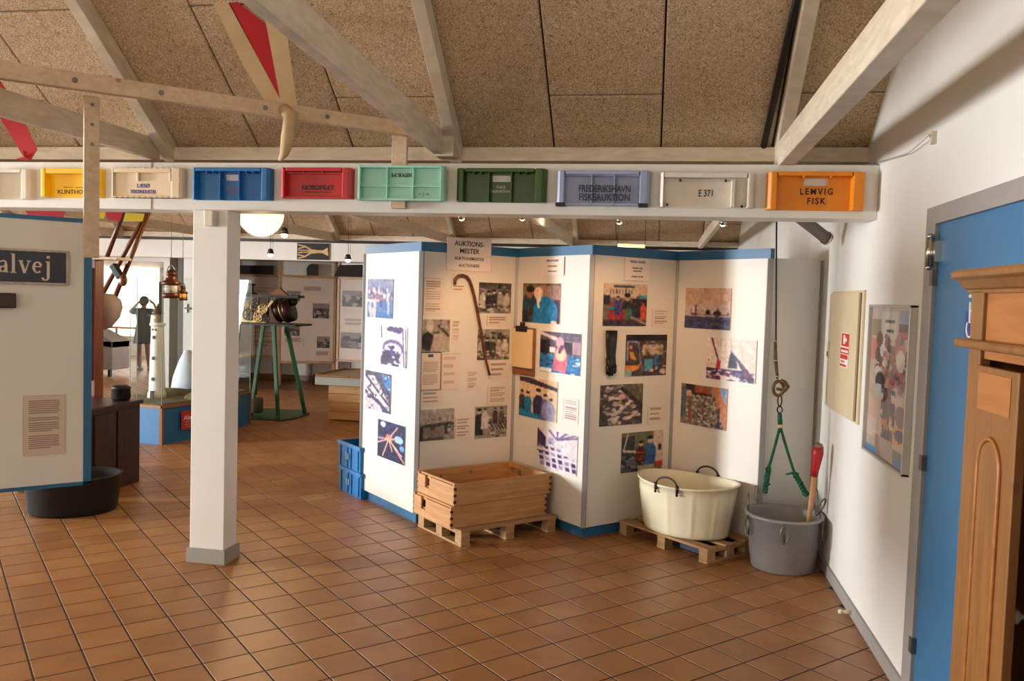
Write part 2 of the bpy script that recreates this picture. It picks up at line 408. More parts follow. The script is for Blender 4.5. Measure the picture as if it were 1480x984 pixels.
w = structure(MB().box(XR, XR + .2, -3.2, 21, 0, 5.4).build('wall_right', white_wall))
structure(MB().box(-14.6, -14.4, -3.2, YB, 0, 5.4).build('wall_left', white_wall))
structure(MB().box(-14.6, XR, -3.2, -3.0, 0, 5.4).build('wall_back', white_wall))
structure(MB().box(-12.4, -12.2, YB, 21, 0, 5.4).build('wall_far_left', white_wall))
structure(MB().box(-14.6, -12.2, YB, YB + .2, 0, 5.4).build('wall_step', white_wall))
wf = structure(MB().box(-12.4, -12.2, 20.8, 21, 0, 2.4).box(-12.2, -4.0, 20.8, 21.0, 2.5, 3.4).box(-5.2, XR, 20.8, 21.0, 0, 2.5).build('wall_front', white_wall))
def baseb(name, x0, x1, y0, y1, h=0.07, m=grey_frame): return structure(MB().box(x0, x1, y0, y1, 0, h).build(name, m, bevel=0.003))
baseb('baseboard_right', XR - .014, XR, 3.59, 5.78)
# left daylight window, plus frames added around the fill lamps
def window(name, x0, x1, y0, y1, z0, z1, axis, n=3):
    mb = MB(); t = .05
    if axis == 'x':
        mb.box(x0, x1, y0, y0 + t, z0, z1).box(x0, x1, y1 - t, y1, z0, z1).box(x0, x1, y0, y1, z0, z0 + t).box(x0, x1, y0, y1, z1 - t, z1)
    else:
        mb.box(x0, x0 + t, y0, y1, z0, z1).box(x1 - t, x1, y0, y1, z0, z1).box(x0, x1, y0, y1, z0, z0 + t).box(x0, x1, y0, y1, z1 - t, z1)
    o = structure(mb.build(name, white_beam))
    return o
window('window_1', -14.4, -14.3, 0.9, 3.2, .8, 2.6, 'x')
window('added_window_back', -5.7, -1.5, -3.0, -2.92, .75, 2.45, 'y')  # unseen frame added to go with the back fill lamp
window('added_window_bay', -12.2, -12.1, 6.5, 10.3, .8, 2.4, 'x')  # unseen frame added to go with the second-bay fill lamp

# beams and pillar
def white_beam_at(y, x0, x1):
    b = structure(MB().box(x0, x1, y, y + .2, BZ0, BZ1).build('ceiling_beam', white_beam, bevel=0.006))
    return b
beam1 = white_beam_at(YB, -12.2, XR)
beam2 = white_beam_at(B2, -12.2, XR)
j = at_Y(219.5, 260, YB)
MB().box(j.x - .004, j.x + .004, YB - .002, YB + .002, BZ0, BZ1).build('board_joint', mat('joint_tan', (150, 125, 100), .8, var=0), beam1)  # tan strip marking a board joint on the beam
j = at_Y(700, 260, YB)
plate = MB().box(-9, XR, E0 - .05, E0 + .06, Z0 - .085, Z0 - .01).build('wall_plate', rafter_m, beam1)
plate2 = MB().box(-12.2, XR, B2 + .1, B2 + .22, Z0 - .085, Z0 - .01).build('wall_plate', rafter_m, beam2)
MB().box(-9, XR, E0 + .06, E0 + .12, BZ0 + .1, Z0).build('filler_board', darkwood, beam1)
MB().box(-12.2, XR, B2 + .2, B2 + .3, BZ0 + .1, Z0 + .1).build('filler_board', darkwood, beam2)
pl = structure(MB().box(-2.632, -2.418, 4.43 + .01, 4.59, 0, BZ0).build('pillar', white_beam, bevel=0.004))
MB().box(-2.645, -2.403, 4.425, 4.605, 0, .085).build('plinth', mat('grey_cement', (150, 146, 138), .8, var=.08, scale=12, bump=.1), pl, bevel=.003)
# roof: wood wool panels between trusses
TX = [-2.97 + 1.773 * k for k in range(-9, 3)]
ceil = structure(MB().box(-14.7, 1.3, -3.3, 21.1, 5.35, 5.45).build('ceiling', white_beam))
def slope_pt(x, s, up=0.0, eave=(E0, Z0), dr=-1):
    """point s metres up the roof slope from the eave, lifted 'up' along its normal"""
    n = sqrt(1 + SL * SL); return Vector((x, eave[0] + dr * s / n - dr * up * SL / n * -1 * -1, eave[1] + s * SL / n + up / n))
def slab(x0, x1, s0, s1, eave, dr, thick=.035, under=0.0):
    n = sqrt(1 + SL * SL); d = Vector((0, dr / n, SL / n)); nn = Vector((0, -dr * SL / n, 1 / n))
    M = Matrix(((1, 0, 0, 0), (0, d.y, nn.y, eave[0]), (0, d.z, nn.z, eave[1]), (0, 0, 0, 1)))
    return M
def panel_rows(eave, dr, rows, xs, smax):
    M = slab(0, 0, 0, 0, eave, dr)
    for ci, (xa, xb) in enumerate(xs):
        starts = [0, .357] if ci % 2 else [0, .945]
        while starts[-1] + 1.2 < smax: starts.append(starts[-1] + 1.2)
        starts.append(smax)
        starts = starts[:rows + 1] + [smax] if len(starts) > rows + 1 else starts
        for a, b in zip(starts[:-1], starts[1:]):
            if b - a < .02: continue
            mb = MB().box(xa + .004, xb - .004, a + .004, b - .004, 0, .03)
            mb.build('ceiling_panel', wool, ceil, bevel=.007).matrix_local = M
xs = []
for t in TX[1:]:
    for k in range(3):
        xa = t - 1.773 + k * .591; xb = xa + .591
        xs.append((xa, min(xb, XR + .02)))
xs.append((TX[-1], XR + .02))
xs = [p for p in xs if p[0] < XR and p[0] > -9.5]
# stagger parity chosen so that the column right of each truss at X=-2.97 starts low
def parity(cols):
    out = []
    for xa, xb in cols:
        k = round((xa + 2.97) / .591); out.append((k, xa, xb))
    return out
for eave, dr, smax, xlim in (((E0, Z0), -1, 4.6, -6.6), ((B2 + .14, Z0), -1, 4.4, -12.3)):
    M = slab(0, 0, 0, 0, eave, dr)
    k0 = int((xlim + 2.97) / .591)
    for k in range(k0, 8):
        xa = -2.97 + k * .591; xb = min(xa + .591, XR + .02)
        if xa > XR: continue
        first = .357 if k % 2 == 0 else .945
        cuts = [-.1, first]
        while cuts[-1] < smax: cuts.append(cuts[-1] + 1.2)
        for a, b in zip(cuts[:-1], cuts[1:]):
            MB().box(xa + .004, xb - .004, a + .004, b - .004, 0, .03).build('ceiling_panel', wool, ceil, bevel=.008).matrix_local = M
    MB().box(-14.5, XR, -.15, smax + 1.4, .034, .1).build('roof_deck', mat('roof_underlay', (60, 44, 32), .95, var=.1), ceil).matrix_local = M
for eave, dr in (((E0 + .15, Z0), 1), ((-2.95, Z0), 1)):
    MB().box(-14.5, XR, 0, 5.0, 0, .1).build('roof_slope', wool, ceil).matrix_local = slab(0, 0, 0, 0, eave, dr)
MB().box(-12.2, XR, B2 + .3, 20.9, 2.42, 2.5).build('flat_ceiling', white_beam, ceil)
TZ = {9: (2.353, 2.475), 10: (2.385, 2.515), 11: (2.305, 2.435)}
for ti, X in enumerate(TX):
    ta, tb = TZ.get(ti, (2.353, 2.475)); wt = .08 if ti == 11 else .05; xo = wt if ti == 11 else 0
    if X > -14:
        M = slab(0, 0, 0, 0, (E0, Z0), -1)
        MB().box(X + .005, X + .072, -.03, 4.9, -.1, -.002).build('rafter', rafter_m, ceil, bevel=.004).matrix_local = M
        rise = .035 if ti == 10 else 0; MB().beam((X - wt / 2 + xo, 4.64, (ta + tb) / 2 - (.02 if rise else 0)), (X - wt / 2 + xo, -2.6, (ta + tb) / 2 - (.02 if rise else 0) + 7.24 * rise), wt, tb - ta).build('tie_beam', rafter_m, ceil, bevel=.004)
    if X < -12: continue
    M = slab(0, 0, 0, 0, (B2 + .14, Z0), -1)
    MB().box(X + .005, X + .062, -.03, 4.9, -.1, -.002).build('rafter', rafter_m, ceil, bevel=.004).matrix_local = M
    MB().box(X - .05, X - .0, 5.2, B2 + .1, 2.34, 2.46).build('tie_beam', rafter_m, ceil, bevel=.004)
MB().box(-1.24, -1.135, 4.52, 4.64, 2.36, 2.485).build('rafter_block', rafter_m, ceil, bevel=.004)

# right wall fittings: door, frame
dr = structure(MB().box(XR - .004, XR + .01, 2.60, 3.48, 0.005, 1.93).build('door_1', door_blue))
fr = MB(); y0, y1 = 3.48, 3.59
fr.box(XR - .02, XR + .01, y0, y1, 0, 2.0).box(XR - .02, XR + .01, 2.5, 2.6, 0, 2.0).box(XR - .02, XR + .01, 2.6, y0, 1.93, 2.0)
fr.build('door_frame', grey_frame, dr, bevel=.003)
def hinge(z, big=False):
    mb = MB()
    if big:
        mb.tube([(XR - .035, 3.475, z - .055), (XR - .035, 3.475, z + .055)], .013, 12)
        mb.box(XR - .03, XR, 3.43, 3.475, z - .04, z + .04); mb.ball((XR - .035, 3.475, z + .06), .012).ball((XR - .035, 3.475, z - .06), .012)
    else: mb.box(XR - .024, XR, 3.465, 3.50, z - .03, z + .03)
    mb.build('hinge', chrome if big else steel, dr)
for (x, y), b in (((1354, 365), True), ((1352, 402), False), ((1338, 668), False), ((1321, 928), False)):
    hinge(at_X(x, y, XR).z, b)
# small sensor on the pillar
p = at_Y(307, 316, 4.43)
s = MB().box(p.x - .028, p.x + .028, 4.385, 4.437, p.z - .045, p.z + .045).build('motion_sensor', mat('sensor_plastic', (215, 205, 185), .5, var=.02), bevel=.006)
tag(s, 'small cream alarm sensor at the top of the white pillar', 'sensor')

# ---------------------------------------------------------------- folding display screen
S = sqrt(.5)
VX = [(-2.225, 6.185), (-1.60, 5.56), (-1.03, 6.13), (-.432, 5.532), (.13, 6.094), (.695, 5.529)]
scr = thing('display_screen', 'zigzag folding display screen of white panels with a blue top band', 'display screen', (0, 0, 0))
def pl_frame(i):
    p, q = Vector(VX[i]), Vector(VX[i + 1]); u = (q - p).normalized(); n = Vector((u.y, -u.x, 0)); return p, u, n, (q - p).length
for i in range(5):
    p, u, n, ln = pl_frame(i)
    M = frame_matrix((p.x, p.y, 0), (u.x, u.y, 0), n)
    MB().box(.016, ln - .016, .074, 1.895, -.034, 0).build('panel', screen_w, scr, bevel=.002).matrix_local = M
    MB().box(.0, ln, 1.893, 1.957, -.036, .003).build('top_band', blue_paint, scr).matrix_local = M
    MB().box(.06, ln - .04, 0, .074, -.06, -.03).build('plinth', blue_paint, scr).matrix_local = M
for i, (x, y) in enumerate(VX):
    MB().box(-.017, .017, -.017, .017, .074, 1.893, Matrix.Translation((x, y + .012, 0))).build('corner_post', alu, scr, bevel=.003)
e = MB().box(0, .405, .05, 1.90, -.03, 0)
sidep = e.build('screen_panel', white_wall)
p, q = Vector((.705, 5.62)), Vector((1.045, 5.745)); u = (q - p).normalized()
sidep.matrix_world = frame_matrix((p.x, p.y, 0), (u.x, u.y, 0), (u.y, -u.x, 0))
tag(sidep, 'plain white panel closing the gap between the folding screen and the right wall', 'panel')
MB().box(.352, .366, .05, 1.895, -.002, .008).build('edge_strip', alu, sidep)

def place_rect(i, tl, tr, br, bl):
    """photo corners -> rectangle in the plane of screen panel i: origin matrix, width, height"""
    p, u, n, ln = pl_frame(i); off = n * .0015
    q2 = (VX[i + 1][0], VX[i + 1][1])
    P = [at_P(*c, VX[i], q2) for c in (tl, tr, br, bl)]
    us = [(Vector((a.x, a.y)) - p).dot(u) for a in P]
    u0, u1 = (us[0] + us[3]) / 2, (us[1] + us[2]) / 2; z1, z0 = (P[0].z + P[1].z) / 2, (P[2].z + P[3].z) / 2
    o = Vector((p.x + u.x * u0, p.y + u.y * u0, z0)) + Vector((n.x, n.y, 0)) * .0015
    return frame_matrix(o, (u.x, u.y, 0), n), u1 - u0, z1 - z0
def put_print(i, tl, tr, br, bl, name, label, cat, painter, res=None, group=None, t=.004):
    M, w, h = place_rect(i, tl, tr, br, bl)
    nx = res[0] if res else int(w / .0052); ny = res[1] if res else int(h / .0052)
    P = painter(nx, ny)
    if cat == 'photograph': P.noise(9); P.soften()
    o = link(name, sheet_mesh(name, P, w, h, t), None); o.matrix_world = M
    return tag(o, label, cat, group)
# --- pictures
BL, DK, WH = (30, 60, 120), (25, 22, 28), (225, 215, 210)
def p_harbour(w, h):
    P = Paint(w, h, (105, 125, 165)); P.rect(0, 0, 1, .2, (120, 130, 160)); P.rect(0, .5, 1, 1, (70, 115, 170)); P.rect(0, .85, 1, 1, (50, 100, 160))
    P.specks(0, .25, 1, .55, 70, .05, [(200, 190, 200), (170, 90, 90), (90, 80, 120), (230, 225, 220), (140, 110, 140), (70, 70, 110)], 1)
    P.rect(0, .52, .38, .6, (215, 205, 195)); P.specks(.05, .62, .35, .9, 10, .05, [(200, 180, 180)], 2.5); P.rect(.8, .55, .88, .9, (170, 170, 200)); P.rect(.5, .55, .62, .72, (70, 70, 130))
    return P.soften()
def p_net(w, h):
    P = Paint(w, h, (235, 225, 225)); P.ell(.5, .55, .38, .22, (95, 75, 130)); P.ell(.5, .62, .32, .2, (225, 215, 225)); P.ell(.4, .9, .35, .3, (50, 35, 90))
    P.specks(.1, .5, .8, 1, 40, .07, [(240, 230, 235), (60, 45, 110), (30, 25, 60)]); P.line(.05, 0, .08, .3, .02, (60, 50, 90)); P.line(.85, .1, .92, 1, .02, (90, 60, 110)); P.line(.95, .05, .98, 1, .015, (40, 40, 100)); P.specks(.3, .02, .8, .12, 14, .08, [(70, 50, 110)])
    return P
def p_belt(w, h):
    P = Paint(w, h, (60, 50, 80)); P.poly([(0, .15), (.35, .1), (.95, .75), (.95, .95), (.5, .7), (0, .5)], (205, 195, 200)); P.poly([(.6, 0), (1, .1), (1, .5), (.8, .35)], (30, 110, 180))
    P.line(0, .12, .95, .8, .03, (40, 32, 60)); P.line(.1, .45, .9, .98, .03, (50, 40, 70)); P.poly([(0, .6), (.6, .85), (.7, 1), (0, 1)], (190, 180, 185)); P.specks(0, 0, 1, 1, 50, .05, [(220, 215, 220), (40, 32, 60), (120, 110, 140)]); return P
def p_crab(w, h):
    P = Paint(w, h, (22, 20, 60)); P.specks(0, 0, 1, 1, 50, .08, [(20, 20, 80), (30, 40, 120), (12, 10, 30)]); P.ell(.78, .4, .16, .1, (150, 200, 235)); P.ell(.9, .6, .08, .08, (90, 160, 220)); P.ell(.2, .1, .1, .08, (190, 210, 235))
    c = (225, 170, 150); P.ell(.42, .43, .13, .1, (205, 120, 90))
    for x, y in ((.05, .5), (.02, .62), (.2, .95), (.55, .75), (.9, .8), (.98, .95), (.75, .4), (.72, .1)): P.line(.42, .45, x, y, .02, c)
    return P
def p_man(w, h):
    P = Paint(w, h, (150, 140, 130)); P.ell(.28, .2, .14, .2, (190, 180, 170)); P.poly([(0, .5), (.2, .38), (.42, .5), (.3, 1), (0, .9)], (40, 40, 40)); P.poly([(.42, .5), (.6, .35), (1, .5), (1, 1), (.35, 1)], (178, 165, 150)); P.line(.6, .2, .95, .5, .04, (60, 55, 50)); P.specks(.6, 0, 1, .3, 12, .08, [(110, 100, 90), (170, 160, 150)]); P.line(.42, .42, .6, .4, .03, (80, 74, 68)); return P
def crowd(seed, pale=False):
    def f(w, h):
        P = Paint(w, h, (120, 112, 104)); P.rs = np.random.RandomState(seed); P.rect(0, 0, 1, .2, (150, 142, 132) if pale else (70, 64, 60))
        P.specks(0, .1, 1, .4, 40, .06, [(80, 75, 70), (150, 145, 140), (50, 48, 46)])
        P.people([(x, .3 + .05 * P.rs.rand(), .55, [(190, 182, 172), (40, 38, 38), (60, 56, 54), (160, 150, 140)][k % 4], (205, 190, 175)) for k, x in enumerate((.12, .3, .47, .66, .86))])
        P.specks(0, .72, 1, 1, 50, .06, [(190, 182, 170), (60, 55, 50), (120, 112, 104)]); return P.noise(8)
    return f
def p_building(w, h):
    P = Paint(w, h, (150, 140, 130)); P.rect(0, 0, 1, .42, (165, 155, 145)); P.poly([(0, .5), (.9, .43), (1, .47), (1, .53), (0, .6)], (62, 58, 54)); P.rect(.08, .58, .7, .95, (130, 120, 110)); P.rect(0, .55, .09, 1, (50, 46, 44)); P.rect(.72, .5, .82, .8, (60, 55, 52))
    P.specks(.2, .3, .7, .36, 6, .03, [(60, 55, 50)]); P.rect(.3, .58, .46, .66, (70, 64, 60)); P.specks(.84, .5, 1, .7, 14, .05, [(60, 55, 50), (190, 180, 170)]); P.rect(.09, .9, .7, 1, (85, 78, 72)); return P.noise(5)
def p_crates(w, h):
    P = Paint(w, h, (150, 142, 130)); P.rs = np.random.RandomState(5); P.specks(.3, .35, 1, 1, 70, .06, [(60, 56, 50), (205, 195, 180), (120, 112, 100)], .35); P.people([(.12, .15, .75, (40, 38, 40), (190, 180, 170)), (.3, .12, .6, (200, 190, 180), (200, 190, 180)), (.62, .1, .45, (60, 56, 54), (190, 180, 170)), (.82, .12, .45, (90, 84, 78), (190, 180, 170))])
    for k in range(6): P.line(.45 + .1 * k, .5, .6 + .1 * k, .75, .02, (45, 40, 38))
    return P
def p_twomen(w, h):
    P = Paint(w, h, (120, 112, 60)); P.rect(.45, .0, 1, .42, (150, 120, 112)); P.rect(0, 0, 1, .05, (110, 98, 60)); P.rect(.85, .4, 1, 1, (60, 25, 60)); P.ell(.2, .6, .2, .4, (30, 60, 70)); P.ell(.2, .25, .1, .14, (150, 90, 80)); P.ell(.2, .14, .11, .08, (28, 24, 26))
    P.ell(.62, .75, .32, .42, (25, 120, 180)); P.rect(.3, .75, .9, 1, (24, 112, 178)); P.ell(.43, .25, .12, .16, (225, 190, 170)); P.ell(.44, .4, .06, .1, (232, 205, 185)); P.line(.42, .45, .45, .6, .03, (230, 205, 180)); P.ell(.2, .75, .06, .08, (70, 30, 30)); P.ell(.85, .97, .08, .05, (225, 205, 190)); P.rect(0, .7, .15, 1, (20, 24, 30)); return P
def p_worker(w, h):
    P = Paint(w, h, (90, 80, 105)); P.poly([(0, 0), (.6, .18), (.5, .25), (0, .08)], (215, 205, 200)); P.rect(.6, .2, 1, .5, (165, 140, 150)); P.rect(0, .2, .25, .55, (30, 26, 40)); P.rect(.6, .22, .8, .5, (34, 26, 44)); P.rect(0, .55, 1, 1, (30, 110, 170)); P.specks(0, .55, 1, 1, 50, .05, [(20, 80, 150), (190, 210, 230), (30, 40, 90), (60, 150, 200)])
    P.ell(.5, .25, .1, .13, (190, 150, 170)); P.poly([(.35, .4), (.62, .35), (.7, .6), (.66, .98), (.32, .95), (.36, .7)], (205, 100, 120)); P.ell(.53, .55, .13, .16, (232, 185, 160)); P.rect(.24, .38, .38, .5, (230, 225, 220)); P.line(.55, .35, .5, .48, .04, (70, 50, 90)); P.rect(0, .9, .3, 1, (215, 225, 230)); return P
def p_meeting(w, h):
    P = Paint(w, h, (215, 185, 150)); P.poly([(0, 0), (.3, 0), (1, .16), (1, .24), (0, .1)], (50, 40, 55)); P.people([(.08, .4, .5, (40, 50, 60), (190, 130, 110)), (.24, .42, .55, (30, 110, 160), (215, 180, 160)), (.52, .33, .75, (50, 45, 90), (225, 190, 170)), (.7, .42, .6, (110, 80, 150), (220, 185, 165)), (.85, .5, .55, (160, 165, 160), (215, 180, 160))]); P.rect(0, .88, .6, 1, (30, 110, 160)); P.ell(.78, .75, .17, .25, (140, 140, 170)); P.poly([(0, .8), (.55, .92), (.6, 1), (0, 1)], (35, 120, 165)); return P
def p_hall(w, h):
    P = Paint(w, h, (222, 210, 215)); P.poly([(0, 0), (.22, .2), (.22, .45), (0, .5)], (60, 45, 80))
    for k in range(5): P.line(.5, .22, .3 + .22 * k, 0, .02, (110, 90, 130)); 
    P.rect(.28, .2, .42, .36, (175, 165, 190)); P.rect(.32, .3, .37, .34, (40, 90, 190))
    for r in range(4):
        y = .45 + r * .13; n = 4 + r
        for k in range(n):
            x = .02 + k * (.16) + r * .02; P.poly([(x, y), (x + .1, y), (x + .12, y + .05 + .02 * r), (x + .02, y + .05 + .02 * r)], (58, 40, 84) if (k + r) % 3 else (150, 135, 170))
    P.rect(0, .58, .3, .6, (50, 36, 70)); P.rect(.62, .62, 1, .66, (190, 180, 195)); return P
def p_dock(w, h):
    P = Paint(w, h, (110, 98, 92)); P.rect(0, 0, 1, .28, (205, 178, 150)); P.rect(.22, .03, .7, .1, (60, 70, 95)); P.rect(.0, .14, .75, .34, (195, 170, 150))
    for k in range(8): P.rect(.14 + .07 * k, .13, .16 + .07 * k, .24, (60, 44, 50))
    P.rect(0, .28, .15, .5, (44, 40, 52)); P.rect(.82, .26, 1, .34, (60, 150, 160)); P.rect(.66, .36, 1, .8, (44, 38, 46)); P.rect(.12, .46, .42, .95, (165, 45, 48)); P.rect(.12, .54, .44, .63, (40, 130, 160)); P.people([(.32, .34, .4, (60, 60, 120), (200, 150, 130)), (.54, .32, .75, (40, 46, 44), (190, 140, 120)), (.92, .45, .4, (200, 80, 50), (190, 120, 90))]); P.rect(.48, .6, .66, .9, (66, 100, 76)); P.rect(.42, .62, .5, .9, (150, 40, 46)); P.rect(0, .85, 1, 1, (60, 50, 56)); P.line(.66, .8, 1, .95, .03, (150, 130, 120)); return P
def p_fork(w, h):
    P = Paint(w, h, (70, 62, 64)); P.rect(0, 0, 1, .14, (34, 26, 32)); P.rect(.4, .25, .9, .5, (185, 155, 130)); P.specks(.4, .15, 1, .5, 30, .05, [(60, 44, 40), (200, 180, 160), (120, 90, 70)]); P.rect(.46, .6, .66, .88, (80, 150, 170)); P.rect(.7, .5, .8, .75, (40, 100, 160)); P.line(.04, .16, .04, .62, .02, (150, 150, 170)); P.line(.04, .16, .3, .18, .02, (150, 150, 170)); P.line(.3, .18, .38, .8, .02, (120, 110, 120))
    P.ell(.12, .3, .04, .05, (200, 120, 90)); P.poly([(.08, .4), (.18, .4), (.26, .62), (.12, .58)], (225, 150, 50)); P.poly([(0, .75), (.3, .74), (.4, .65), (.36, .82), (.1, .92), (0, .88)], (235, 140, 70)); P.ell(.4, .8, .07, .1, (90, 78, 84)); P.rect(0, .86, .16, 1, (140, 170, 150)); P.specks(.6, .78, 1, .95, 20, .05, [(200, 180, 160), (60, 40, 40)]); return P
def p_fish(w, h):
    P = Paint(w, h, (75, 68, 64)); P.specks(.0, .05, .9, 1, 160, .07, [(190, 172, 160), (150, 132, 122), (90, 80, 76), (215, 196, 184), (60, 52, 50)], .5); P.poly([(.5, 0), (1, 0), (1, .6), (.9, .5)], (96, 88, 70)); P.line(.5, .1, 1, .58, .05, (48, 40, 40)); P.poly([(0, .55), (.18, .8), (.2, 1), (0, 1)], (60, 62, 54)); P.ell(.5, .3, .09, .05, (225, 150, 150)); return P.noise(5)
def p_gutting(w, h):
    P = Paint(w, h, (110, 108, 84)); P.rect(.75, 0, 1, .9, (200, 180, 160)); P.rect(0, .1, .3, .6, (56, 60, 52)); P.line(.15, 0, .05, .45, .015, (210, 200, 190)); P.line(.05, .45, .35, .5, .03, (200, 190, 175)); P.people([(.46, .3, .6, (70, 34, 40), (200, 160, 140)), (.68, .22, .8, (50, 90, 140), (215, 180, 160))]); P.specks(0, .6, .5, 1, 60, .06, [(60, 70, 80), (120, 125, 140), (40, 40, 50), (90, 90, 110)]); P.specks(.35, .5, .6, .8, 20, .05, [(190, 60, 50), (90, 40, 36)]); P.rect(.8, .8, 1, .92, (180, 60, 40)); P.rect(.4, .85, .8, 1, (170, 160, 140)); P.rect(.88, .35, .96, .5, (50, 46, 50)); return P
def p_sea(w, h):
    P = Paint(w, h, (196, 158, 134)); P.rect(0, .4, 1, .7, (190, 166, 158)); P.rect(0, .7, 1, 1, (62, 62, 92)); P.specks(0, .72, 1, .98, 50, .08, [(80, 80, 110), (48, 46, 72), (70, 72, 120)], .25)
    P.line(.25, .42, .25, .66, .012, (50, 36, 44)); P.poly([(.14, .62), (.3, .62), (.28, .68), (.16, .68)], (100, 50, 56)); P.line(.15, .5, .15, .64, .008, (110, 60, 60)); P.ell(.52, .6, .05, .07, (34, 26, 32)); P.ell(.72, .62, .09, .07, (34, 28, 36)); P.rect(.28, .64, .98, .66, (90, 76, 84)); P.line(.73, .5, .73, .6, .01, (50, 40, 44)); P.ell(.95, .62, .03, .03, (120, 70, 90)); return P
def p_trawl(w, h):
    P = Paint(w, h, (228, 208, 196)); P.line(.09, 0, .26, .58, .014, (60, 34, 60)); P.poly([(.5, .28), (.96, .85), (.98, 1), (.86, 1), (.62, .5), (.64, .7), (.44, .7)], (70, 62, 100)); P.poly([(.5, .34), (.6, .5), (.58, .7), (.46, .7)], (44, 38, 60)); P.poly([(.2, .75), (.22, .55), (.3, .55), (.28, .78)], (190, 50, 80)); P.rect(0, .74, .8, .88, (52, 44, 80)); P.specks(.0, .76, .95, 1, 60, .06, [(225, 210, 215), (50, 40, 84), (120, 50, 80), (90, 84, 130)], .4); P.line(.3, .3, .28, 0, .008, (190, 170, 170)); P.line(.52, .28, .48, 0, .008, (180, 160, 170)); P.ell(.04, .55, .015, .02, (140, 50, 60)); return P
def p_catch(w, h):
    P = Paint(w, h, (120, 108, 100)); P.specks(.1, .2, .95, 1, 420, .022, [(180, 168, 160), (90, 80, 76), (210, 198, 188), (60, 54, 52)], .7); P.rect(.3, .04, .62, .22, (150, 74, 40)); P.rect(.1, 0, .3, .25, (44, 36, 34)); P.rect(.3, .18, .68, .25, (60, 30, 24)); P.poly([(.68, 0), (1, 0), (1, 1), (.94, .95), (.8, .5)], (190, 120, 76)); P.poly([(.82, 0), (1, .02), (.98, .4)], (110, 150, 180)); P.rect(0, .1, .12, .85, (80, 92, 108)); P.line(.17, .2, .22, .95, .035, (130, 76, 50)); P.ell(.17, .22, .06, .08, (190, 160, 140)); P.line(.84, .5, .84, .95, .02, (60, 40, 60)); return P
def p_text(lines=12, head=0, dark=(168, 148, 136), bg=(222, 208, 194), blocks=3, margin=.12):
    def f(w, h):
        P = Paint(w, h, bg); P.rect(0, 0, 1, .012, (200, 170, 150)); P.rect(0, 0, .02, 1, (200, 170, 150)); n = 0
        for b in range(blocks):
            y0 = .08 + head + b * (.88 - head) / blocks; y1 = y0 + (.72 - head) / blocks; k = max(1, lines // blocks)
            for r in range(k):
                y = y0 + (y1 - y0) * r / k; P.rect(margin, y, 1 - margin - (.3 * P.rs.rand() if r == k - 1 else .04 * P.rs.rand()), y + (y1 - y0) / k * .5, dark)
        if head: P.rect(.35, .05, .62, .05 + head * .5, (90, 80, 74))
        return P
    return f
PR = [
 (0, (532.6, 403.5), (569.4, 403), (568, 460), (531.8, 458.5), 'colour photograph of a blue harbour with moored boats', p_harbour),
 (0, (550.3, 471), (590, 473), (587.6, 532), (549, 525.5), 'violet and white photograph of a heap of fishing net below the harbour picture', p_net),
 (0, (529, 534.6), (566, 541), (565, 598), (528.4, 588.7), 'photograph of a steel conveyor chute with a bright blue corner', p_belt),
 (0, (547, 605), (586.6, 616.5), (585.4, 672.5), (546.6, 658.5), 'dark blue photograph of an orange crab, lowest on the leftmost panel', p_crab),
 (1, (608.9, 461.5), (650, 461.5), (649, 508), (609, 508), 'black and white photograph of an elderly man beside a pale coat', p_man),
 (1, (692, 407.5), (738.5, 410), (737.5, 453), (691, 451.5), 'black and white photograph of fishermen in caps right of the walking stick, upper one', crowd(3)),
 (1, (690, 476), (736.3, 475.5), (735, 519.5), (689, 519.5), 'black and white photograph of a standing crowd crossed by the tip of the walking stick', crowd(9, True)),
 (1, (606.4, 592.5), (656.2, 589.5), (655.5, 634), (605.7, 637.5), 'black and white photograph of a low flat roofed auction building', p_building),
 (1, (686, 588.5), (732.3, 585), (731.6, 631), (686, 632), 'black and white photograph of men standing over rows of fish boxes', p_crates),
 (2, (757, 409), (811.3, 410), (809.4, 468), (755.5, 465.5), 'colour photograph of a bald man in a blue jacket beside a dark haired man', p_twomen),
 (2, (782.7, 479), (841, 482), (839, 543.5), (780, 535), 'colour photograph of a worker in a pink apron among blue fish boxes', p_worker),
 (2, (752, 544.5), (807, 551), (805, 610), (750.6, 600), 'colour photograph of a group of buyers talking below the clipboard', p_meeting),
 (2, (777.8, 617), (836, 631), (833.6, 689), (776.6, 671), 'pale violet photograph of an auction hall full of fish boxes', p_hall),
 (3, (872, 409), (935, 411.5), (933, 471), (870.4, 471), 'colour photograph of a quay with a stack of red boxes and two dockers', p_dock),
 (3, (904.2, 483.5), (963.7, 483.5), (961.4, 541.5), (902.4, 544), 'colour photograph of an orange forklift truck beside a boat, right of the glove', p_fork),
 (3, (867, 556.5), (929, 554), (927, 611), (865.3, 617), 'sepia toned photograph of a heap of fish filling a hold', p_fish),
 (3, (898, 626.5), (958.3, 620.5), (956, 675), (896.3, 685.5), 'colour photograph of two men gutting fish, lowest on its panel above the cream tub', p_gutting),
 (4, (991.7, 416.3), (1058, 416.3), (1055.5, 477), (990.3, 473.7), 'photograph of cutters at sea under a pale pinkish sky', p_sea),
 (4, (1023.6, 487.4), (1095, 492), (1092, 554.5), (1021, 546.5), 'photograph of a trawl bag hoisted on deck with a figure in red', p_trawl),
 (4, (986, 553.7), (1053, 561.5), (1049, 622.5), (984, 610), 'photograph of a silver catch spread over a deck between orange boards', p_catch)]
for i, a, b, c, d, lab, fn in PR: put_print(i, a, b, c, d, 'photo_print', lab, 'photograph', fn, group='photographs on the folding screen')
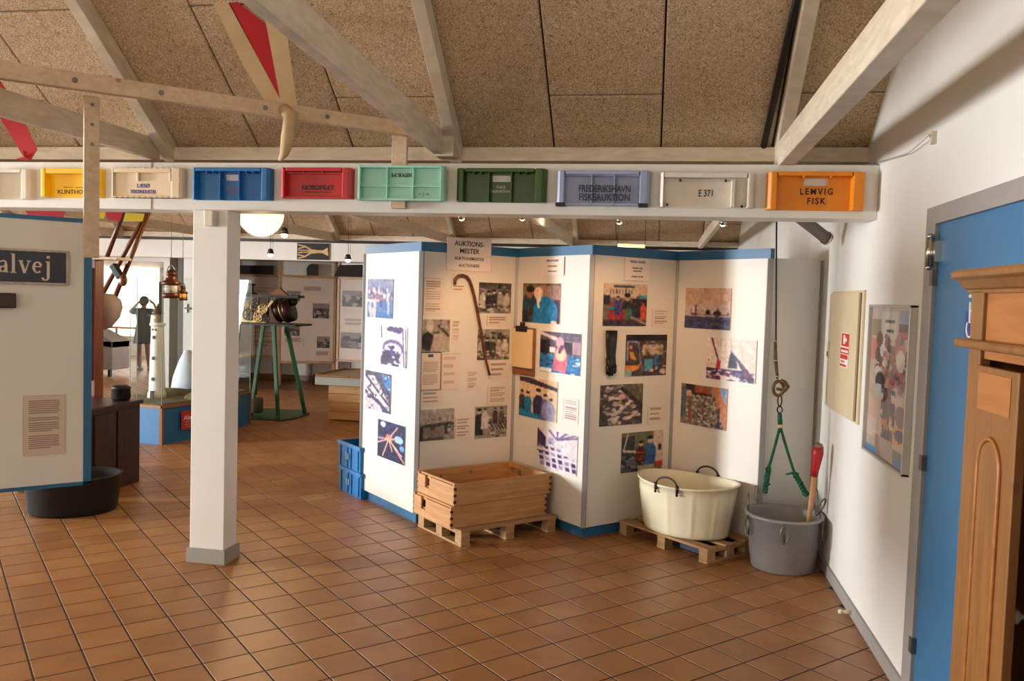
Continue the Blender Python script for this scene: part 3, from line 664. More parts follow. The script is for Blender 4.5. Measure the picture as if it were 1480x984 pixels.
TXS = [
 (1, (612, 402), (640, 401), (640, 455), (612, 455), 'tall typed text sheet at the top left of the second screen panel', p_text(24)),
 (1, (652, 411), (673, 412), (672, 424), (652, 423), 'small caption under the crook of the walking stick', p_text(2, blocks=1)),
 (1, (653.5, 462), (664.5, 462), (664, 495), (653, 495), 'narrow caption strip right of the elderly man photograph', p_text(9)),
 (1, (638, 511), (664, 511), (663.5, 562), (637.5, 563.5), 'faint handwritten sheet right of the black edged certificate', p_text(4, blocks=4, dark=(200, 176, 160))),
 (1, (607.5, 566), (639, 565), (639, 584.5), (607, 586), 'caption sheet with three lines under the black edged certificate', p_text(3)),
 (1, (674.5, 536), (690, 535), (690, 563), (674, 563), 'small caption card alone in the middle of the second panel', p_text(9)),
 (1, (657.5, 604), (681, 602), (680, 633), (657, 634.5), 'caption sheet right of the auction building photograph', p_text(6)),
 (1, (703.5, 456), (735, 457), (734.5, 472), (703, 471), 'caption with two lines between the two crowd photographs', p_text(3, blocks=1)),
 (1, (706, 523), (736.5, 522), (735.5, 547), (705, 548), 'caption sheet at the lower tip of the walking stick', p_text(3)),
 (1, (704.5, 558), (733.5, 556), (733, 583), (704, 586), 'caption sheet above the photograph of fish boxes', p_text(9)),
 (2, (815, 573), (837, 577), (836, 613), (814, 608), 'typed caption right of the group of buyers', p_text(15, bg=(224, 212, 204))),
 (3, (942.5, 447), (967, 447), (966, 472), (942, 472), 'caption right of the red boxes photograph', p_text(6)),
 (3, (936, 587), (960, 586), (959, 611), (935, 612.5), 'caption right of the heap of fish photograph', p_text(5))]
for i, a, b, c, d, lab, fn in TXS: put_print(i, a, b, c, d, 'caption_sheet', lab, 'text sheet', fn, group='text sheets on the folding screen', t=.0015)
o = put_print(1, (607.8, 509), (636.3, 510), (635.6, 562.5), (607.8, 563.5), 'certificate', 'black edged certificate with a small crest under the elderly man photograph', 'document', p_text(14, head=.16, blocks=2, bg=(220, 205, 190)))
M, w, h = place_rect(1, (607.8, 509), (636.3, 510), (635.6, 562.5), (607.8, 563.5))
MB().box(-.003, w + .003, h, h + .004, 0, .006).box(w, w + .003, 0, h, 0, .006).box(-.003, w + .003, -.003, 0, 0, .006).build('black_edge', black, o)
def sign(i, tl, tr, br, bl, label, lines, t=.004):
    M, w, h = place_rect(i, tl, tr, br, bl)
    M = M @ Matrix.Translation((0, 0, .004)); o = MB().box(0, w, 0, h, 0, t).build('text_sign', paper, bevel=.001); o.matrix_world = M
    tag(o, label, 'sign')
    for s, y, size, b, sx in lines: lettering(o, s, size * h, ink, Matrix.Translation((w / 2, y * h, t + .0003)), bold=b, sx=sx)
sign(1, (645, 343), (710, 346), (707.7, 391.5), (645, 392), 'large white sign standing above the blue band, headed AUKTIONSMESTER',
     [('AUKTIONS-', .82, .205, .0008, 1.0), ('MESTER', .6, .205, .0008, 1.0), ('AUKTIONSMEISTER', .37, .13, .0004, .95), ('AUCTIONEER', .16, .13, .0004, .95)])
sign(2, (784, 372), (817, 371), (816, 397.5), (783.5, 398.5), 'small white heading sign above the bald man photograph',
     [('FISKEAUKTIONEN', .8, .15, .0003, .88), ('DIE VERSTEIGERUNG', .5, .11, .0002, .8), ('THE FISH AUCTION', .22, .11, .0002, .8)])
sign(3, (902.5, 371.5), (938, 374), (937.5, 407), (902, 405), 'small white heading sign above the photograph of red boxes',
     [('FISKEN LANDES', .82, .15, .0003, .88), ('DER FISCH WIRD', .55, .1, .0002, .8), ('ANGELANDET', .42, .1, .0002, .8), ('LANDING THE FISH', .18, .1, .0002, .8)])
# walking stick hung on panel 1
p, u, n, ln = pl_frame(1); nn = Vector((n.x, n.y, 0))
def onp(i, x, y, off=0.0): return at_P(x, y, VX[i], VX[i + 1]) + Vector((pl_frame(i)[2].x, pl_frame(i)[2].y, 0)) * off
cane = [onp(1, x, y, .022) for x, y in ((655, 411), (655.5, 404), (660, 399), (666, 398), (672, 400), (676, 405), (679, 413), (683, 428), (688, 452), (693, 480), (697, 505), (701, 525), (705.5, 542))]
o = MB().tube(cane, [.011, .012, .012, .012, .012, .012, .012, .0115, .011, .0105, .01, .009, .008], 10).build('walking_stick', woodmat('cane_wood', (70, 38, 20), (110, 64, 34), .35, (20, 20, 20), knots=False)); tag(o, 'brown wooden walking stick with a curved crook hung on the second panel', 'walking stick')
MB().tube([cane[3] - nn * .024, cane[3] + Vector((0, 0, -.012))], .003, 6).build('nail', steel, o)
# clipboard on panel 2
M, w, h = place_rect(2, (746, 473), (778, 474), (774, 543), (743, 541))
o = thing('clipboard', 'wooden clipboard with a blank cream pad hung beside the pink apron photograph', 'clipboard', (0, 0, 0)); o.matrix_world = M @ Matrix.Translation((-.01, 0, .004))
MB().box(0, w, 0, h, 0, .01).build('board', woodmat('board_wood', (110, 66, 34), (140, 90, 50), .5, (3, 30, 30), knots=False), o, bevel=.003)
MB().box(.012, w - .02, .16 * h, h - .01, .01, .026).build('paper_pad', mat('cream_paper', (226, 198, 150), .7, var=.03), o, bevel=.002)
MB().box(w * .22, w * .72, h - .03, h + .012, .02, .034).tube([(w * .47, h + .012, .02), (w * .47, h + .04, .02)], .018, 10).build('clip', darkmetal, o, bevel=.003)
# black rubber glove on panel 3
M, w, h = place_rect(3, (869, 477), (889.5, 477.5), (889, 543), (872, 543))
mb = MB(); W2 = w
prof = [(.05, 1.0, .95), (.08, .8, .93), (.14, .6, .88), (.2, .45, .84), (.18, .3, .9), (.16, .2, .98)]
rings = []
for k, (xl, yy, xr) in enumerate(prof):
    cx, rx = (xl + xr) / 2 * w, (xr - xl) / 2 * w
    rings.append([mb.bm.verts.new((cx + rx * cos(a), yy * h, .022 + .016 * sin(a))) for a in [2 * pi * q / 12 for q in range(12)]])
for A, B in zip(rings[:-1], rings[1:]):
    for q in range(12):
        f = mb.bm.faces.new((A[q], A[(q + 1) % 12], B[(q + 1) % 12], B[q])); f.smooth = True
mb.bm.faces.new(rings[0]); mb.bm.faces.new(rings[-1])
for k, (fx, fy) in enumerate(((.28, .04), (.47, .0), (.66, .01), (.84, .06))): mb.tube([(fx * w, .24 * h, .022), (fx * w * 1.0, .12 * h, .024), (fx * w, fy * h, .02)], [.013, .012, .009], 8)
mb.tube([(.2 * w, .4 * h, .026), (.3 * w, .24 * h, .04), (.34 * w, .14 * h, .042)], [.013, .012, .009], 8)
o = mb.build('rubber_glove', mat('black_rubber', (24, 24, 22), .35, var=.2, scale=14, bump=.3, bscale=18)); o.matrix_world = M @ Matrix.Translation((0, 0, -.002)); tag(o, 'long black rubber glove hanging fingers down beside the forklift photograph', 'glove')

# ---------------------------------------------------------------- fish crate ends on the beam
def plastic(name, c): return mat(name, c, .38, var=.05, scale=10, bump=.04, bscale=40)
def crate(name, label, xl, xr, yt, yb, m, sw=(.14, .14), sd=.055, ledge=.02, slot=None, ribs=(), hribs=(), bottom=True, notches=(), taper=0.02, back=.008, tabs=False, feet=None, rim=None):
    a = at_Y(xl, (yt + yb) / 2, YB - .03); b = at_Y(xr, (yt + yb) / 2, YB - .03); w = b.x - a.x
    z1 = at_Y((xl + xr) / 2, yt, YB - .03).z; z0 = at_Y((xl + xr) / 2, yb, YB - .03).z; h = z1 - z0
    t = thing('fish_crate_end', label, 'crate end', (a.x, YB - (.034 if 'turquoise' in label else .001), z0), 0, 'fish crate ends mounted along the white beam')
    Mx = Matrix(((1, 0, 0, 0), (0, 0, -1, 0), (0, 1, 0, 0), (0, 0, 0, 1)))     # local x, up, out
    mb = MB()
    if slot:
        u0, u1, v0, v1 = slot
        mb.box(0, u0 * w, 0, h, 0, back).box(u1 * w, w, 0, h, 0, back).box(u0 * w, u1 * w, 0, v0 * h, 0, back).box(u0 * w, u1 * w, v1 * h, h, 0, back)
    else: mb.box(0, w, 0, h, 0, back)
    mb.bm.transform(Mx); mb.build('end_wall', m, t, bevel=.002)
    for side in (0, 1):
        s0, s1 = (0, sw[0] * w) if side == 0 else (w - sw[1] * w, w)
        mb = MB(); 
        if side == 0: poly = [(s0, 0), (s0 + .004, sd * .75), (s0 + .02, sd), (s1 - .006, sd), (s1, 0)]
        else: poly = [(s0, 0), (s0 + .006, sd), (s1 - .02, sd), (s1 - .004, sd * .75), (s1, 0)]
        P = [(x, -d) for x, d in poly]
        mb.prism([(x, y) for x, y in P], 0, h); mb.build('side_wall', m, t, bevel=.004)
    mb = MB().box(sw[0] * w, w - sw[1] * w, h - ledge, h, 0, sd); mb.bm.transform(Mx); mb.build('top_rim', m, t, bevel=.003)
    if bottom:
        mb = MB().box(sw[0] * w * .9, w - sw[1] * w * .9, 0, .012, 0, sd * .8); mb.bm.transform(Mx); mb.build('bottom_rim', m, t, bevel=.003)
    for r in ribs:
        mb = MB().box(r * w - .003, r * w + .003, 0.0, h, 0, sd * .8); mb.bm.transform(Mx); mb.build('rib', m, t)
    for r in hribs:
        mb = MB().box(sw[0] * w, w - sw[1] * w, r * h - .004, r * h + .004, 0, sd * .6); mb.bm.transform(Mx); mb.build('rib', m, t)
    for r in notches:
        mb = MB().box(r * w - .003, r * w + .003, h * .84, h - .002, 0, sd * .98); mb.bm.transform(Mx); mb.build('stiffener', m, t)
    if feet:
        for x0 in (0, w - sw[1] * w):
            mb = MB().box(x0, x0 + sw[0] * w, -.006, .012, 0, sd + .004); mb.bm.transform(Mx); mb.build('rubber_foot', feet, t, bevel=.003)
    def put(s, u, v, size, mm, dz=None, **kw):
        lettering(t, s, size, mm, Mx @ Matrix.Translation((u * w, v * h, (dz if dz is not None else back) + .0012)), **kw)
    return t, put, w, h, Mx
wp, yp, cp = plastic('white_plastic', (222, 212, 196)), plastic('yellow_plastic', (248, 192, 8)), plastic('cream_plastic', (222, 200, 168))
bp_, rp_, tp = plastic('blue_plastic', (28, 108, 172)), plastic('red_plastic', (186, 34, 36)), plastic('teal_plastic', (160, 216, 196))
gp, gb, op = plastic('green_plastic', (40, 76, 14)), plastic('grey_blue_plastic', (150, 162, 190)), plastic('orange_plastic', (232, 138, 12))
grp = plastic('grey_plastic', (142, 138, 138)); dbp = plastic('deep_blue_plastic', (10, 112, 178))
crate('c', 'white crate end at the far left of the beam, cut by the photo edge', -12, 47, 245, 288, wp, feet=None, sw=(.1, .22), bottom=False)
t, put, *_ = crate('c', 'bright yellow crate end stencilled KLINTHOLM behind the hanging post', 60, 148, 244, 285, yp, bottom=False, sw=(.12, .14), ledge=.03)
put('KLINTHOLM', .5, .2, .034, ink, sx=1.15, bold=.0)
put('------  ------', .5, .38, .03, ink)
t, put, w, h, Mx = crate('c', 'cream crate end with two shallow hollows reading LÆSØ FISKEINDUSTRI', 162, 266, 243, 286, cp, sw=(.05, .16), sd=.05, ledge=.028, back=.03)
put('LÆSØ', .44, .4, .032, blueink, bold=.0005, sx=.95); put('FISKEINDUSTRI', .44, .2, .03, blueink, bold=.0005, sx=.78)
for u in (.07, .52):
    mb = MB().box(u * w, (u + .3) * w, .84 * h, .9 * h, .02, .045).box((u + .3) * w, (u + .33) * w, .55 * h, .9 * h, .02, .05); mb.bm.transform(Mx); mb.build('hand_hollow', cp, t, bevel=.004)
mb = MB()
for k in range(11):
    mb.box((.05 + .08 * k) * w, (.09 + .08 * k) * w, .0, .03 * h, .02, .054).box((.05 + .08 * k) * w, (.09 + .08 * k) * w, .97 * h, h, .02, .054)
mb.bm.transform(Mx); o = mb.build('rim_notch', cp, t); o['kind'] = 'stuff'
t, put, *_ = crate('c', 'blue crate end with a hand slot and faint orange stencil', 279, 393, 243, 289, bp_, slot=(.39, .59, .62, .82), ribs=(.355, .6), notches=(.2, .28, .7, .78), sw=(.06, .12), hribs=(), bottom=False)
put('FISK 1988', .485, .37, .022, mat('orange_ink', (190, 120, 70), .6, var=0)); put('1986', .485, .22, .022, MATS['orange_ink'])
t, put, *_ = crate('c', 'red crate end stencilled NORDFILET', 406, 510, 243, 287, rp_, notches=(.34, .6), hribs=(.84,), sw=(.09, .14))
put('NORDFILET', .5, .37, .036, ink, bold=.001, sx=1.0); put('-------------------------', .5, .24, .024, ink, bold=.0008, sx=.78)
t, put, *_ = crate('c', 'pale turquoise crate end in six compartments marked B-K SKAGEN', 521, 645, 241, 291, tp, ribs=(.34, .64), hribs=(.42, ), sw=(.02, .04), sd=.05, ledge=.012)
put('B-K SKAGEN', .49, .74, .03, ink, bold=.0006, sx=.68); put('+ | -+-', .76, .2, .026, ink)
t, put, *_ = crate('c', 'dark green crate end with a hand slot and small white stencil', 660, 790, 244, 292, gp, slot=(.39, .6, .62, .82), ribs=(.365, .615), notches=(.2, .28, .7, .78), sw=(.1, .13), bottom=False)
put('F.H.S.', .495, .46, .022, whiteink); put('THORUPSTRAND', .495, .33, .019, whiteink, sx=.8)
t, put, *_ = crate('c', 'grey blue crate end stencilled FREDERIKSHAVN FISKEAUKTION with black feet', 804, 940, 247, 297, gb, sw=(.1, .12), ribs=(.38, .62), hribs=(.88,), feet=black, sd=.05)
put('FREDERIKSHAVN', .52, .47, .05, ink, dz=.042, bold=.0007, sx=.72); put('FISKEAUKTION', .52, .22, .05, ink, dz=.042, bold=.0007, sx=.78)
t, put, w, h, Mx = crate('c', 'white crate end stencilled E 371', 953, 1090, 250, 300, wp, sw=(.05, .08), sd=.05, ledge=.026, bottom=False)
put('E 371', .5, .42, .048, ink, bold=.0006, sx=.72)
mb = MB().box(.22 * w, .7 * w, .78 * h, .8 * h, 0, .02); mb.bm.transform(Mx); mb.build('rib', wp, t)
mb = MB().box(.76 * w, .8 * w, .02 * h, .8 * h, 0, .045); mb.bm.transform(Mx); mb.build('rib', wp, t, bevel=.004)
for u, v in ((.22, .79), (.7, .79), (.09, .08), (.88, .05)):
    mb = MB().box(u * w - .005, u * w + .005, v * h - .005, v * h + .005, 0, .03); mb.bm.transform(Mx); mb.build('screw', ink, t)
t, put, *_ = crate('c', 'orange crate end with a hand slot stencilled LEMVIG FISK', 1108, 1250, 249, 304, op, slot=(.385, .63, .66, .86), sw=(.11, .14), bottom=False, notches=(.37, .65))
put('LEMVIG', .52, .5, .044, ink, bold=.0009, sx=.86, spacing=1.35); put('FISK', .52, .25, .044, ink, bold=.0009, sx=.88, spacing=1.3)

# timber batten frame hanging the sign board
def on_z(x, y, z): return at_z(x, y, z)
bt = thing('batten_frame', 'unpainted pine batten with two hanging posts in front of the beam', 'batten')
a = Vector((-1.34, 4.38, 2.475)); b = Vector((-2.95, 2.93, 2.475)); b = a + (b - a) * 1.5
MB().beam(a, b, .045, .072).build('batten', timber_m, bt, bevel=.004)
p2 = at_Y(577, 215, YB - .03)
MB().box(p2.x - .042, p2.x + .042, YB - .032, YB - .003, BZ0 + .02, 2.47).build('post', timber_m, bt, bevel=.003)
p3 = at_z(125, 140, 2.46); 
Mr = Matrix.Translation((p3.x + .012, p3.y + .012, 0)) @ Matrix.Rotation(radians(45), 4, 'Z')
MB().box(-.033, .033, -.045, -.02, 1.72, 2.46, Mr).build('post', timber_m, bt, bevel=.003)
for z in (2.42, 2.33, 2.24): MB().tube([Mr @ Vector((0, -.051, z)), Mr @ Vector((0, -.044, z))], .008, 8).build('bolt', steel, bt)
dirb = (b - a).normalized(); nb = Vector((dirb.y, -dirb.x, 0)); nb = nb if nb.y < 0 else -nb
for s in (.47, .78, 1.25, 1.6): MB().tube([a + dirb * s + nb * .02, a + dirb * s + nb * .027], .012, 8).build('bolt', steel, bt)
# sign board with blue edging
R0 = Vector((-2.742, 3.719)); u = Vector((-S, -S)); 
bo = thing('sign_board', 'large white board with blue edging hanging at the left, carrying a street sign', 'board')
ub = Vector((S, S, 0)); nbd = Vector((S, -S, 0))
Mb = frame_matrix((R0.x - S * 1.2, R0.y - S * 1.2, 0), ub, nbd); bo.matrix_world = Mb
MB().box(0, 1.19, .62, 1.90, -.03, 0).build('panel', screen_w, bo)
MB().box(1.165, 1.2, .605, 1.915, -.034, .004).box(0, 1.2, 1.895, 1.915, -.034, .004).box(0, 1.2, .605, .623, -.034, .004).build('edging', blue_paint, bo)
def on_board(x, y):
    P = at_P(x, y, (R0.x, R0.y), (R0.x - 1, R0.y - 1)); q = Mb.inverted() @ P; return q
# street sign
tr, br_ = on_board(99.3, 363.4), on_board(97.4, 413); tl_, bl_ = on_board(0, 358), on_board(0, 409)
z1, z0 = (tr.y + tl_.y) / 2, (br_.y + bl_.y) / 2; x1 = (tr.x + br_.x) / 2
ss = thing('street_sign', 'black enamel street sign with raised cream letters ending in alvej', 'street sign'); ss.matrix_world = Mb
MB().box(x1 - .62, x1, z0, z1, .002, .012).build('plate', mat('blue_black_enamel', (24, 28, 46), .25, var=.1, scale=8), ss, bevel=.004)
mb = MB(); t_ = .010
mb.box(x1 - .62, x1, z0, z0 + t_, .008, .018).box(x1 - .62, x1, z1 - t_, z1, .008, .018).box(x1 - t_, x1, z0, z1, .008, .018)
mb.build('raised_edge', mat('worn_cream', (178, 166, 148), .5, var=.3, scale=30), ss, bevel=.002)
# serif letters drawn as strokes
def serif_word(parent, x0, base, xh, m, z):
    k = xh; t = .2 * k; th = .09 * k
    def bar(mb, xa, ya, xb, yb, wd): 
        d = Vector((xb - xa, yb - ya)); n = Vector((-d.y, d.x)).normalized() * wd / 2
        pts = [(xa + n.x, ya + n.y), (xb + n.x, yb + n.y), (xb - n.x, yb - n.y), (xa - n.x, ya - n.y)]; mb.prism(pts, z, z + .003)
    def arc(mb, cx, cy, rx, ry, a0, a1, w0, w1, n=14):
        P = []; Q = []
        for q in range(n + 1):
            a = radians(a0 + (a1 - a0) * q / n); f = abs(cos(a)); wd = w1 + (w0 - w1) * f
            P.append((cx + (rx + wd / 2) * cos(a), cy + (ry + wd / 2) * sin(a))); Q.append((cx + (rx - wd / 2) * cos(a), cy + (ry - wd / 2) * sin(a)))
        for q in range(n):
            mb.prism([P[q], P[q + 1], Q[q + 1], Q[q]], z, z + .003)
    x = x0; Y = lambda v: base + v * k
    mb = MB(); arc(mb, x + .32 * k, Y(.27), .2 * k, .2 * k, 60, 330, t, th); bar(mb, x + .55 * k, Y(.05), x + .55 * k, Y(.72), t); arc(mb, x + .36 * k, Y(.72), .19 * k, .2 * k, 0, 150, t * .7, th); bar(mb, x + .35 * k, Y(.48), x + .55 * k, Y(.55), th); bar(mb, x + .5 * k, Y(.04), x + .72 * k, Y(.07), th); mb.build('letter', m, parent); x += .84 * k
    mb = MB(); bar(mb, x + .22 * k, Y(0), x + .22 * k, Y(1.5), t); bar(mb, x + .02 * k, Y(.03), x + .42 * k, Y(.03), th); bar(mb, x + .05 * k, Y(1.46), x + .25 * k, Y(1.48), th); mb.build('letter', m, parent); x += .56 * k
    mb = MB(); bar(mb, x + .14 * k, Y(1), x + .44 * k, Y(0), t); bar(mb, x + .44 * k, Y(0), x + .74 * k, Y(1), th); bar(mb, x, Y(.97), x + .32 * k, Y(.97), th); bar(mb, x + .58 * k, Y(.97), x + .86 * k, Y(.97), th); mb.build('letter', m, parent); x += .98 * k
    mb = MB(); arc(mb, x + .34 * k, Y(.5), .26 * k, .42 * k, 20, 315, t, th); bar(mb, x + .1 * k, Y(.56), x + .62 * k, Y(.56), th); mb.build('letter', m, parent); x += .8 * k
    mb = MB(); bar(mb, x + .3 * k, Y(-.3), x + .3 * k, Y(1), t); bar(mb, x + .12 * k, Y(.97), x + .38 * k, Y(.97), th); arc(mb, x + .1 * k, Y(-.3), .2 * k, .2 * k, 180, 360, t * .8, th); mb.lathe([(.0001, z), (.13 * k, z), (.13 * k, z + .003), (.0001, z + .003)], 14, Matrix.Translation((x + .3 * k, Y(1.33), 0)), cap=False); mb.build('letter', m, parent)
    return x
la, lj = on_board(0, 394), on_board(72, 394); xh = on_board(40, 375).y - on_board(40, 394.5).y
serif_word(ss, la.x - .01, on_board(30, 394.5).y, min(xh, (lj.x - la.x + .01) / 3.62), mat('cream_enamel', (205, 188, 160), .35, var=.06), .013)
q = on_board(8, 434); o = MB().box(q.x - .16, q.x + .04, q.y - .035, q.y + .035, .002, .05).build('dark_tool', darkwood, bevel=.006); o.matrix_world = Mb; tag(o, 'dark wooden tool grip under the street sign at the left photo edge', 'tool')
a_, b_ = on_board(33, 572), on_board(94, 655)
o = link('caption_sheet', sheet_mesh('caption', p_text(22, bg=(206, 186, 168), dark=(140, 116, 100))(46, 60), b_.x - a_.x, a_.y - b_.y, .004), None); o.matrix_world = Mb @ Matrix.Translation((a_.x, b_.y, .001)); tag(o, 'typed text under clear plastic low on the hanging board', 'text sheet')

# ---------------------------------------------------------------- wooden pallets, fish crates, tub, bucket
F1 = at_z(664, 790.5); M1 = Matrix.Translation((F1.x + .012, F1.y - .012, 0)) @ Matrix.Rotation(radians(45), 4, 'Z')
def pallet(name, label, M, lx, ly, decks, h=.108):
    t = thing(name, label, 'pallet', group=None); t.matrix_world = M
    for x in (0, lx / 2 - .035, lx - .07):
        MB().box(x, x + .07, 0, ly, 0, .014).build('bottom_board', pine2, t, bevel=.002)
        MB().box(x, x + .07, 0, ly, h - .03, h - .016).build('stringer', pine2, t, bevel=.002)
        for y in (0, ly / 2 - .04, ly - .08): MB().box(x + .002, x + .068, y + .002, y + .078, .014, h - .03).build('block', pine2, t, bevel=.002)
    for y0, y1 in decks: MB().box(0, lx, y0, y1, h - .016, h).build('deck_board', pine2, t, bevel=.002)
    return t
pallet('wooden_pallet', 'small wooden pallet under the two stacked wooden fish crates', M1, .765, .565, [(k * .117, k * .117 + .097) for k in range(5)])
def wood_crate(label, ox, oy, z, lx, ly, h, grp='wooden fish crates stacked on the pallet'):
    t = thing('wooden_fish_crate', label, 'crate', group=grp); t.matrix_world = M1 @ Matrix.Translation((ox, oy, z))
    th = .016
    for y in (0, ly - th): MB().box(0, lx, y, y + th, .0, h).build('side_board', pine, t, bevel=.002)
    for x in (th, lx - 2 * th - .004):
        xx = x
        mb = MB(); w0, w1 = ly * .32, ly * .68
        y0, y1 = th, ly - th
        mb.box(xx, xx + th, y0, y1, 0, h * .42).box(xx, xx + th, y0, y1, h * .78, h).box(xx, xx + th, y0, ly * .62, h * .42, h * .78).box(xx, xx + th, ly * .9, y1, h * .42, h * .78)
        mb.build('end_board', pine_end, t, bevel=.0015)
    for x in (0, lx - th):     # finger-jointed outer ends
        mb = MB().box(x, x + th, th, ly * .66, 0, h * .92).box(x, x + th, ly * .78, ly - th, 0, h * .92).box(x, x + th, ly * .66, ly * .78, 0, h * .35); mb.build('end_board', pine_end, t, bevel=.0015)
        for y in (0, ly):
            for k in range(3): MB().box(x - .0015, x + th + .0015, y - .0015 if y == 0 else y - .006, y + .006 if y == 0 else y + .0015, h * (.12 + .3 * k), h * (.24 + .3 * k)).build('joint_finger', darkwood, t)
    for k in range(4):
        y = th + k * (ly - 2 * th) / 4; MB().box(2 * th, lx - 2 * th, y + .002, y + (ly - 2 * th) / 4 - .002, .004, .014).build('bottom_slat', pine, t)
wood_crate('lower wooden fish crate of the two stacked on the pallet', -.045, .06, .110, .77, .495, .14)
wood_crate('upper wooden fish crate, open and empty, shifted a little to the right', -.015, .075, .2505, .785, .485, .14)

F2 = Vector((.345, 5.252, 0)); ang = atan2(5.249 - 5.785, .347 + .214)
M2 = Matrix.Translation((-.20, 5.735, 0)) @ Matrix.Rotation(ang, 4, 'Z')
pallet('wooden_pallet', 'small wooden pallet under the cream plastic tub', M2, .775, .44, [(0, .08), (.17, .25), (.36, .44)], h=.095)
bx = MB().box(.43, .70, .09, .35, .0145, .064).build('cardboard_box', mat('dark_blue_card', (20, 30, 62), .6, var=.1)); tag(bx, 'flat dark blue carton pushed into the pallet under the cream tub', 'box')
bx.matrix_world = M2
# cream tub
cb = at_z(991, 777, .1) + Vector((.005, .185, 0)); Mt = Matrix.Translation((cb.x, cb.y, .096)) @ Matrix.Rotation(radians(-32), 4, 'Z')
tub = thing('plastic_tub', 'oval cream plastic tub with black handles standing on the low pallet', 'tub'); tub.matrix_world = Mt
H_, a0, b0, a1, b1 = .325, .285, .215, .335, .26
mb = MB(); N_ = 168; rings = []
prof = [(0, 0), (.9, 0), (1, .012), (1, .035), (1, .15), (1, .28), (1, .318), (1.035, .322), (1.05, .335), (1.0, .335), (.975, .325), (.965, .28), (.94, .04), (.0, .02)]
for k, (f, z) in enumerate(prof):
    t_ = min(max(z, 0), H_) / H_; A_, B_ = a0 + (a1 - a0) * t_, b0 + (b1 - b0) * t_; ring = []
    for q in range(N_):
        an = 2 * pi * q / N_; fl_ = 1 + (.022 * max(0, cos(an * 12)) ** 8 if 3 <= k <= 5 else 0)
        sq = .5 * z / H_ * .0
        ring.append(mb.bm.verts.new((max(f, .001) * A_ * fl_ * cos(an), max(f, .001) * B_ * fl_ * sin(an), z + (.018 * cos(an) ** 2 if z > .3 else 0))))
    rings.append(ring)
for A, B in zip(rings[:-1], rings[1:]):
    for q in range(N_):
        f = mb.bm.faces.new((A[q], A[(q + 1) % N_], B[(q + 1) % N_], B[q])); f.smooth = True
mb.bm.faces.new(rings[0][::-1]); mb.bm.faces.new(rings[-1])
mb.build('basin', mat('cream_polythene', (230, 220, 190), .35, var=.04, scale=8, bump=.05, bscale=20), tub)
for sgn in (-1, 1):
    pts = []
    for q in range(9):
        a = pi * q / 8; pts.append((.078 * cos(a), sgn * (b1 + .004), .325 + .012 + .055 * sin(a)))
    g = MB().tube(pts, .0058, 8)
    for s in (-.078, .078): g.tube([(s, sgn * (b1 + .004), .30), (s, sgn * (b1 + .004), .35)], [.009, .011], 8)
    hd = g.build('handle', mat('brown_rubber', (40, 27, 20), .5, var=.1), tub)
    MB().ball((-.078, sgn * (b1 + .006), .29), .009, seg=10).ball((.078, sgn * (b1 + .006), .29), .009, seg=10).build('rivet', darkmetal, hd)
# grey bucket
BC = Vector((.812, 5.285)); bk = thing('lifting_bucket', 'grey plastic bucket with metal brackets in the corner under the rope', 'bucket', (BC.x, BC.y, 0))
RT, RB, HB = .225, .188, .335
MB().lathe([(.02, 0), (RB - .01, 0), (RB, .01), (RT - .006, HB - .02), (RT + .006, HB - .018), (RT + .008, HB), (RT - .012, HB), (RT - .016, HB - .02), (RB - .014, .02), (.02, .018)], 56).build('pail', grp, bk)
def rimp(a, r=RT + .004, z=HB): return Vector((r * cos(radians(a)), r * sin(radians(a)), z))
def strap(a):
    p = rimp(a, RT + .012); q = rimp(a, RT - .0, .20)
    mb = MB().tube([p + Vector((0, 0, -.01)), q * 1.0 + Vector((0, 0, 0))], .005, 6); 
    o1 = rimp(a, RT + .002, .29); tn = Vector((-sin(radians(a)), cos(radians(a)), 0))
    loop = [o1 + rimp(a, .014, 0) + tn * .022 * cos(b) + Vector((0, 0, -.03 + .05 * sin(b))) for b in [2 * pi * q / 12 for q in range(12)]]
    mb.tube(loop, .004, 6, closed=True); return mb.build('bracket', steel, bk)
for a in (-97, -28, 200): strap(a)
def ring_handle(a, tilt=0.0):
    c = rimp(a, RT - .01, HB + .045); tn = Vector((-sin(radians(a)), cos(radians(a)), 0)); up = (Vector((0, 0, 1)) + rimp(a, 1, 0) * tilt).normalized()
    mb = MB().tube([c + tn * .04 * cos(b) + up * .055 * sin(b) for b in [2 * pi * q / 16 for q in range(16)]], .005, 8, closed=True)
    return mb.build('lifting_ring', steel, bk)
ring_handle(175); ring_handle(5, .5)
mb = MB()
for z in (.23, .26, .29):
    p = rimp(35, RT - .03, z); mb.ball(p, .006, seg=8)
mb.build('rivet', alu, bk)
# rope sling, hook and cable
def wp_(x, y, Y=5.285): return at_Y(x, y, Y)
sl = thing('rope_sling', 'green rope sling with spliced legs tied to the bucket rings', 'rope')
green = mat('green_rope', (10, 92, 64), .75, var=.5, scale=60)
def rope(pts, r, name, par, m=green, tw=34):
    pts = [Vector(p) for p in pts]; out = []
    for s in range(3):
        P = []; n = 26 * (len(pts) - 1)
        for q in range(n + 1):
            f = q / n * (len(pts) - 1); i = min(int(f), len(pts) - 2); p = pts[i].lerp(pts[i + 1], f - i); d = (pts[i + 1] - pts[i]).normalized(); u_ = d.orthogonal().normalized(); v_ = d.cross(u_)
            a = 2 * pi * (s / 3 + q / n * tw * (len(pts) - 1) / 3); P.append(p + (u_ * cos(a) + v_ * sin(a)) * r * .55)
        out.append(P)
    mb = MB()
    for P in out: mb.tube(P, r * .6, 5)
    return mb.build(name, m, par)
top = wp_(1127, 598); kn = wp_(1127.5, 616)
L1 = wp_(1111, 676); L2 = wp_(1105, 712); R1 = wp_(1148, 683); R2 = wp_(1166, 716)
rope([top, kn], .013, 'bound_loop', sl, tw=5)
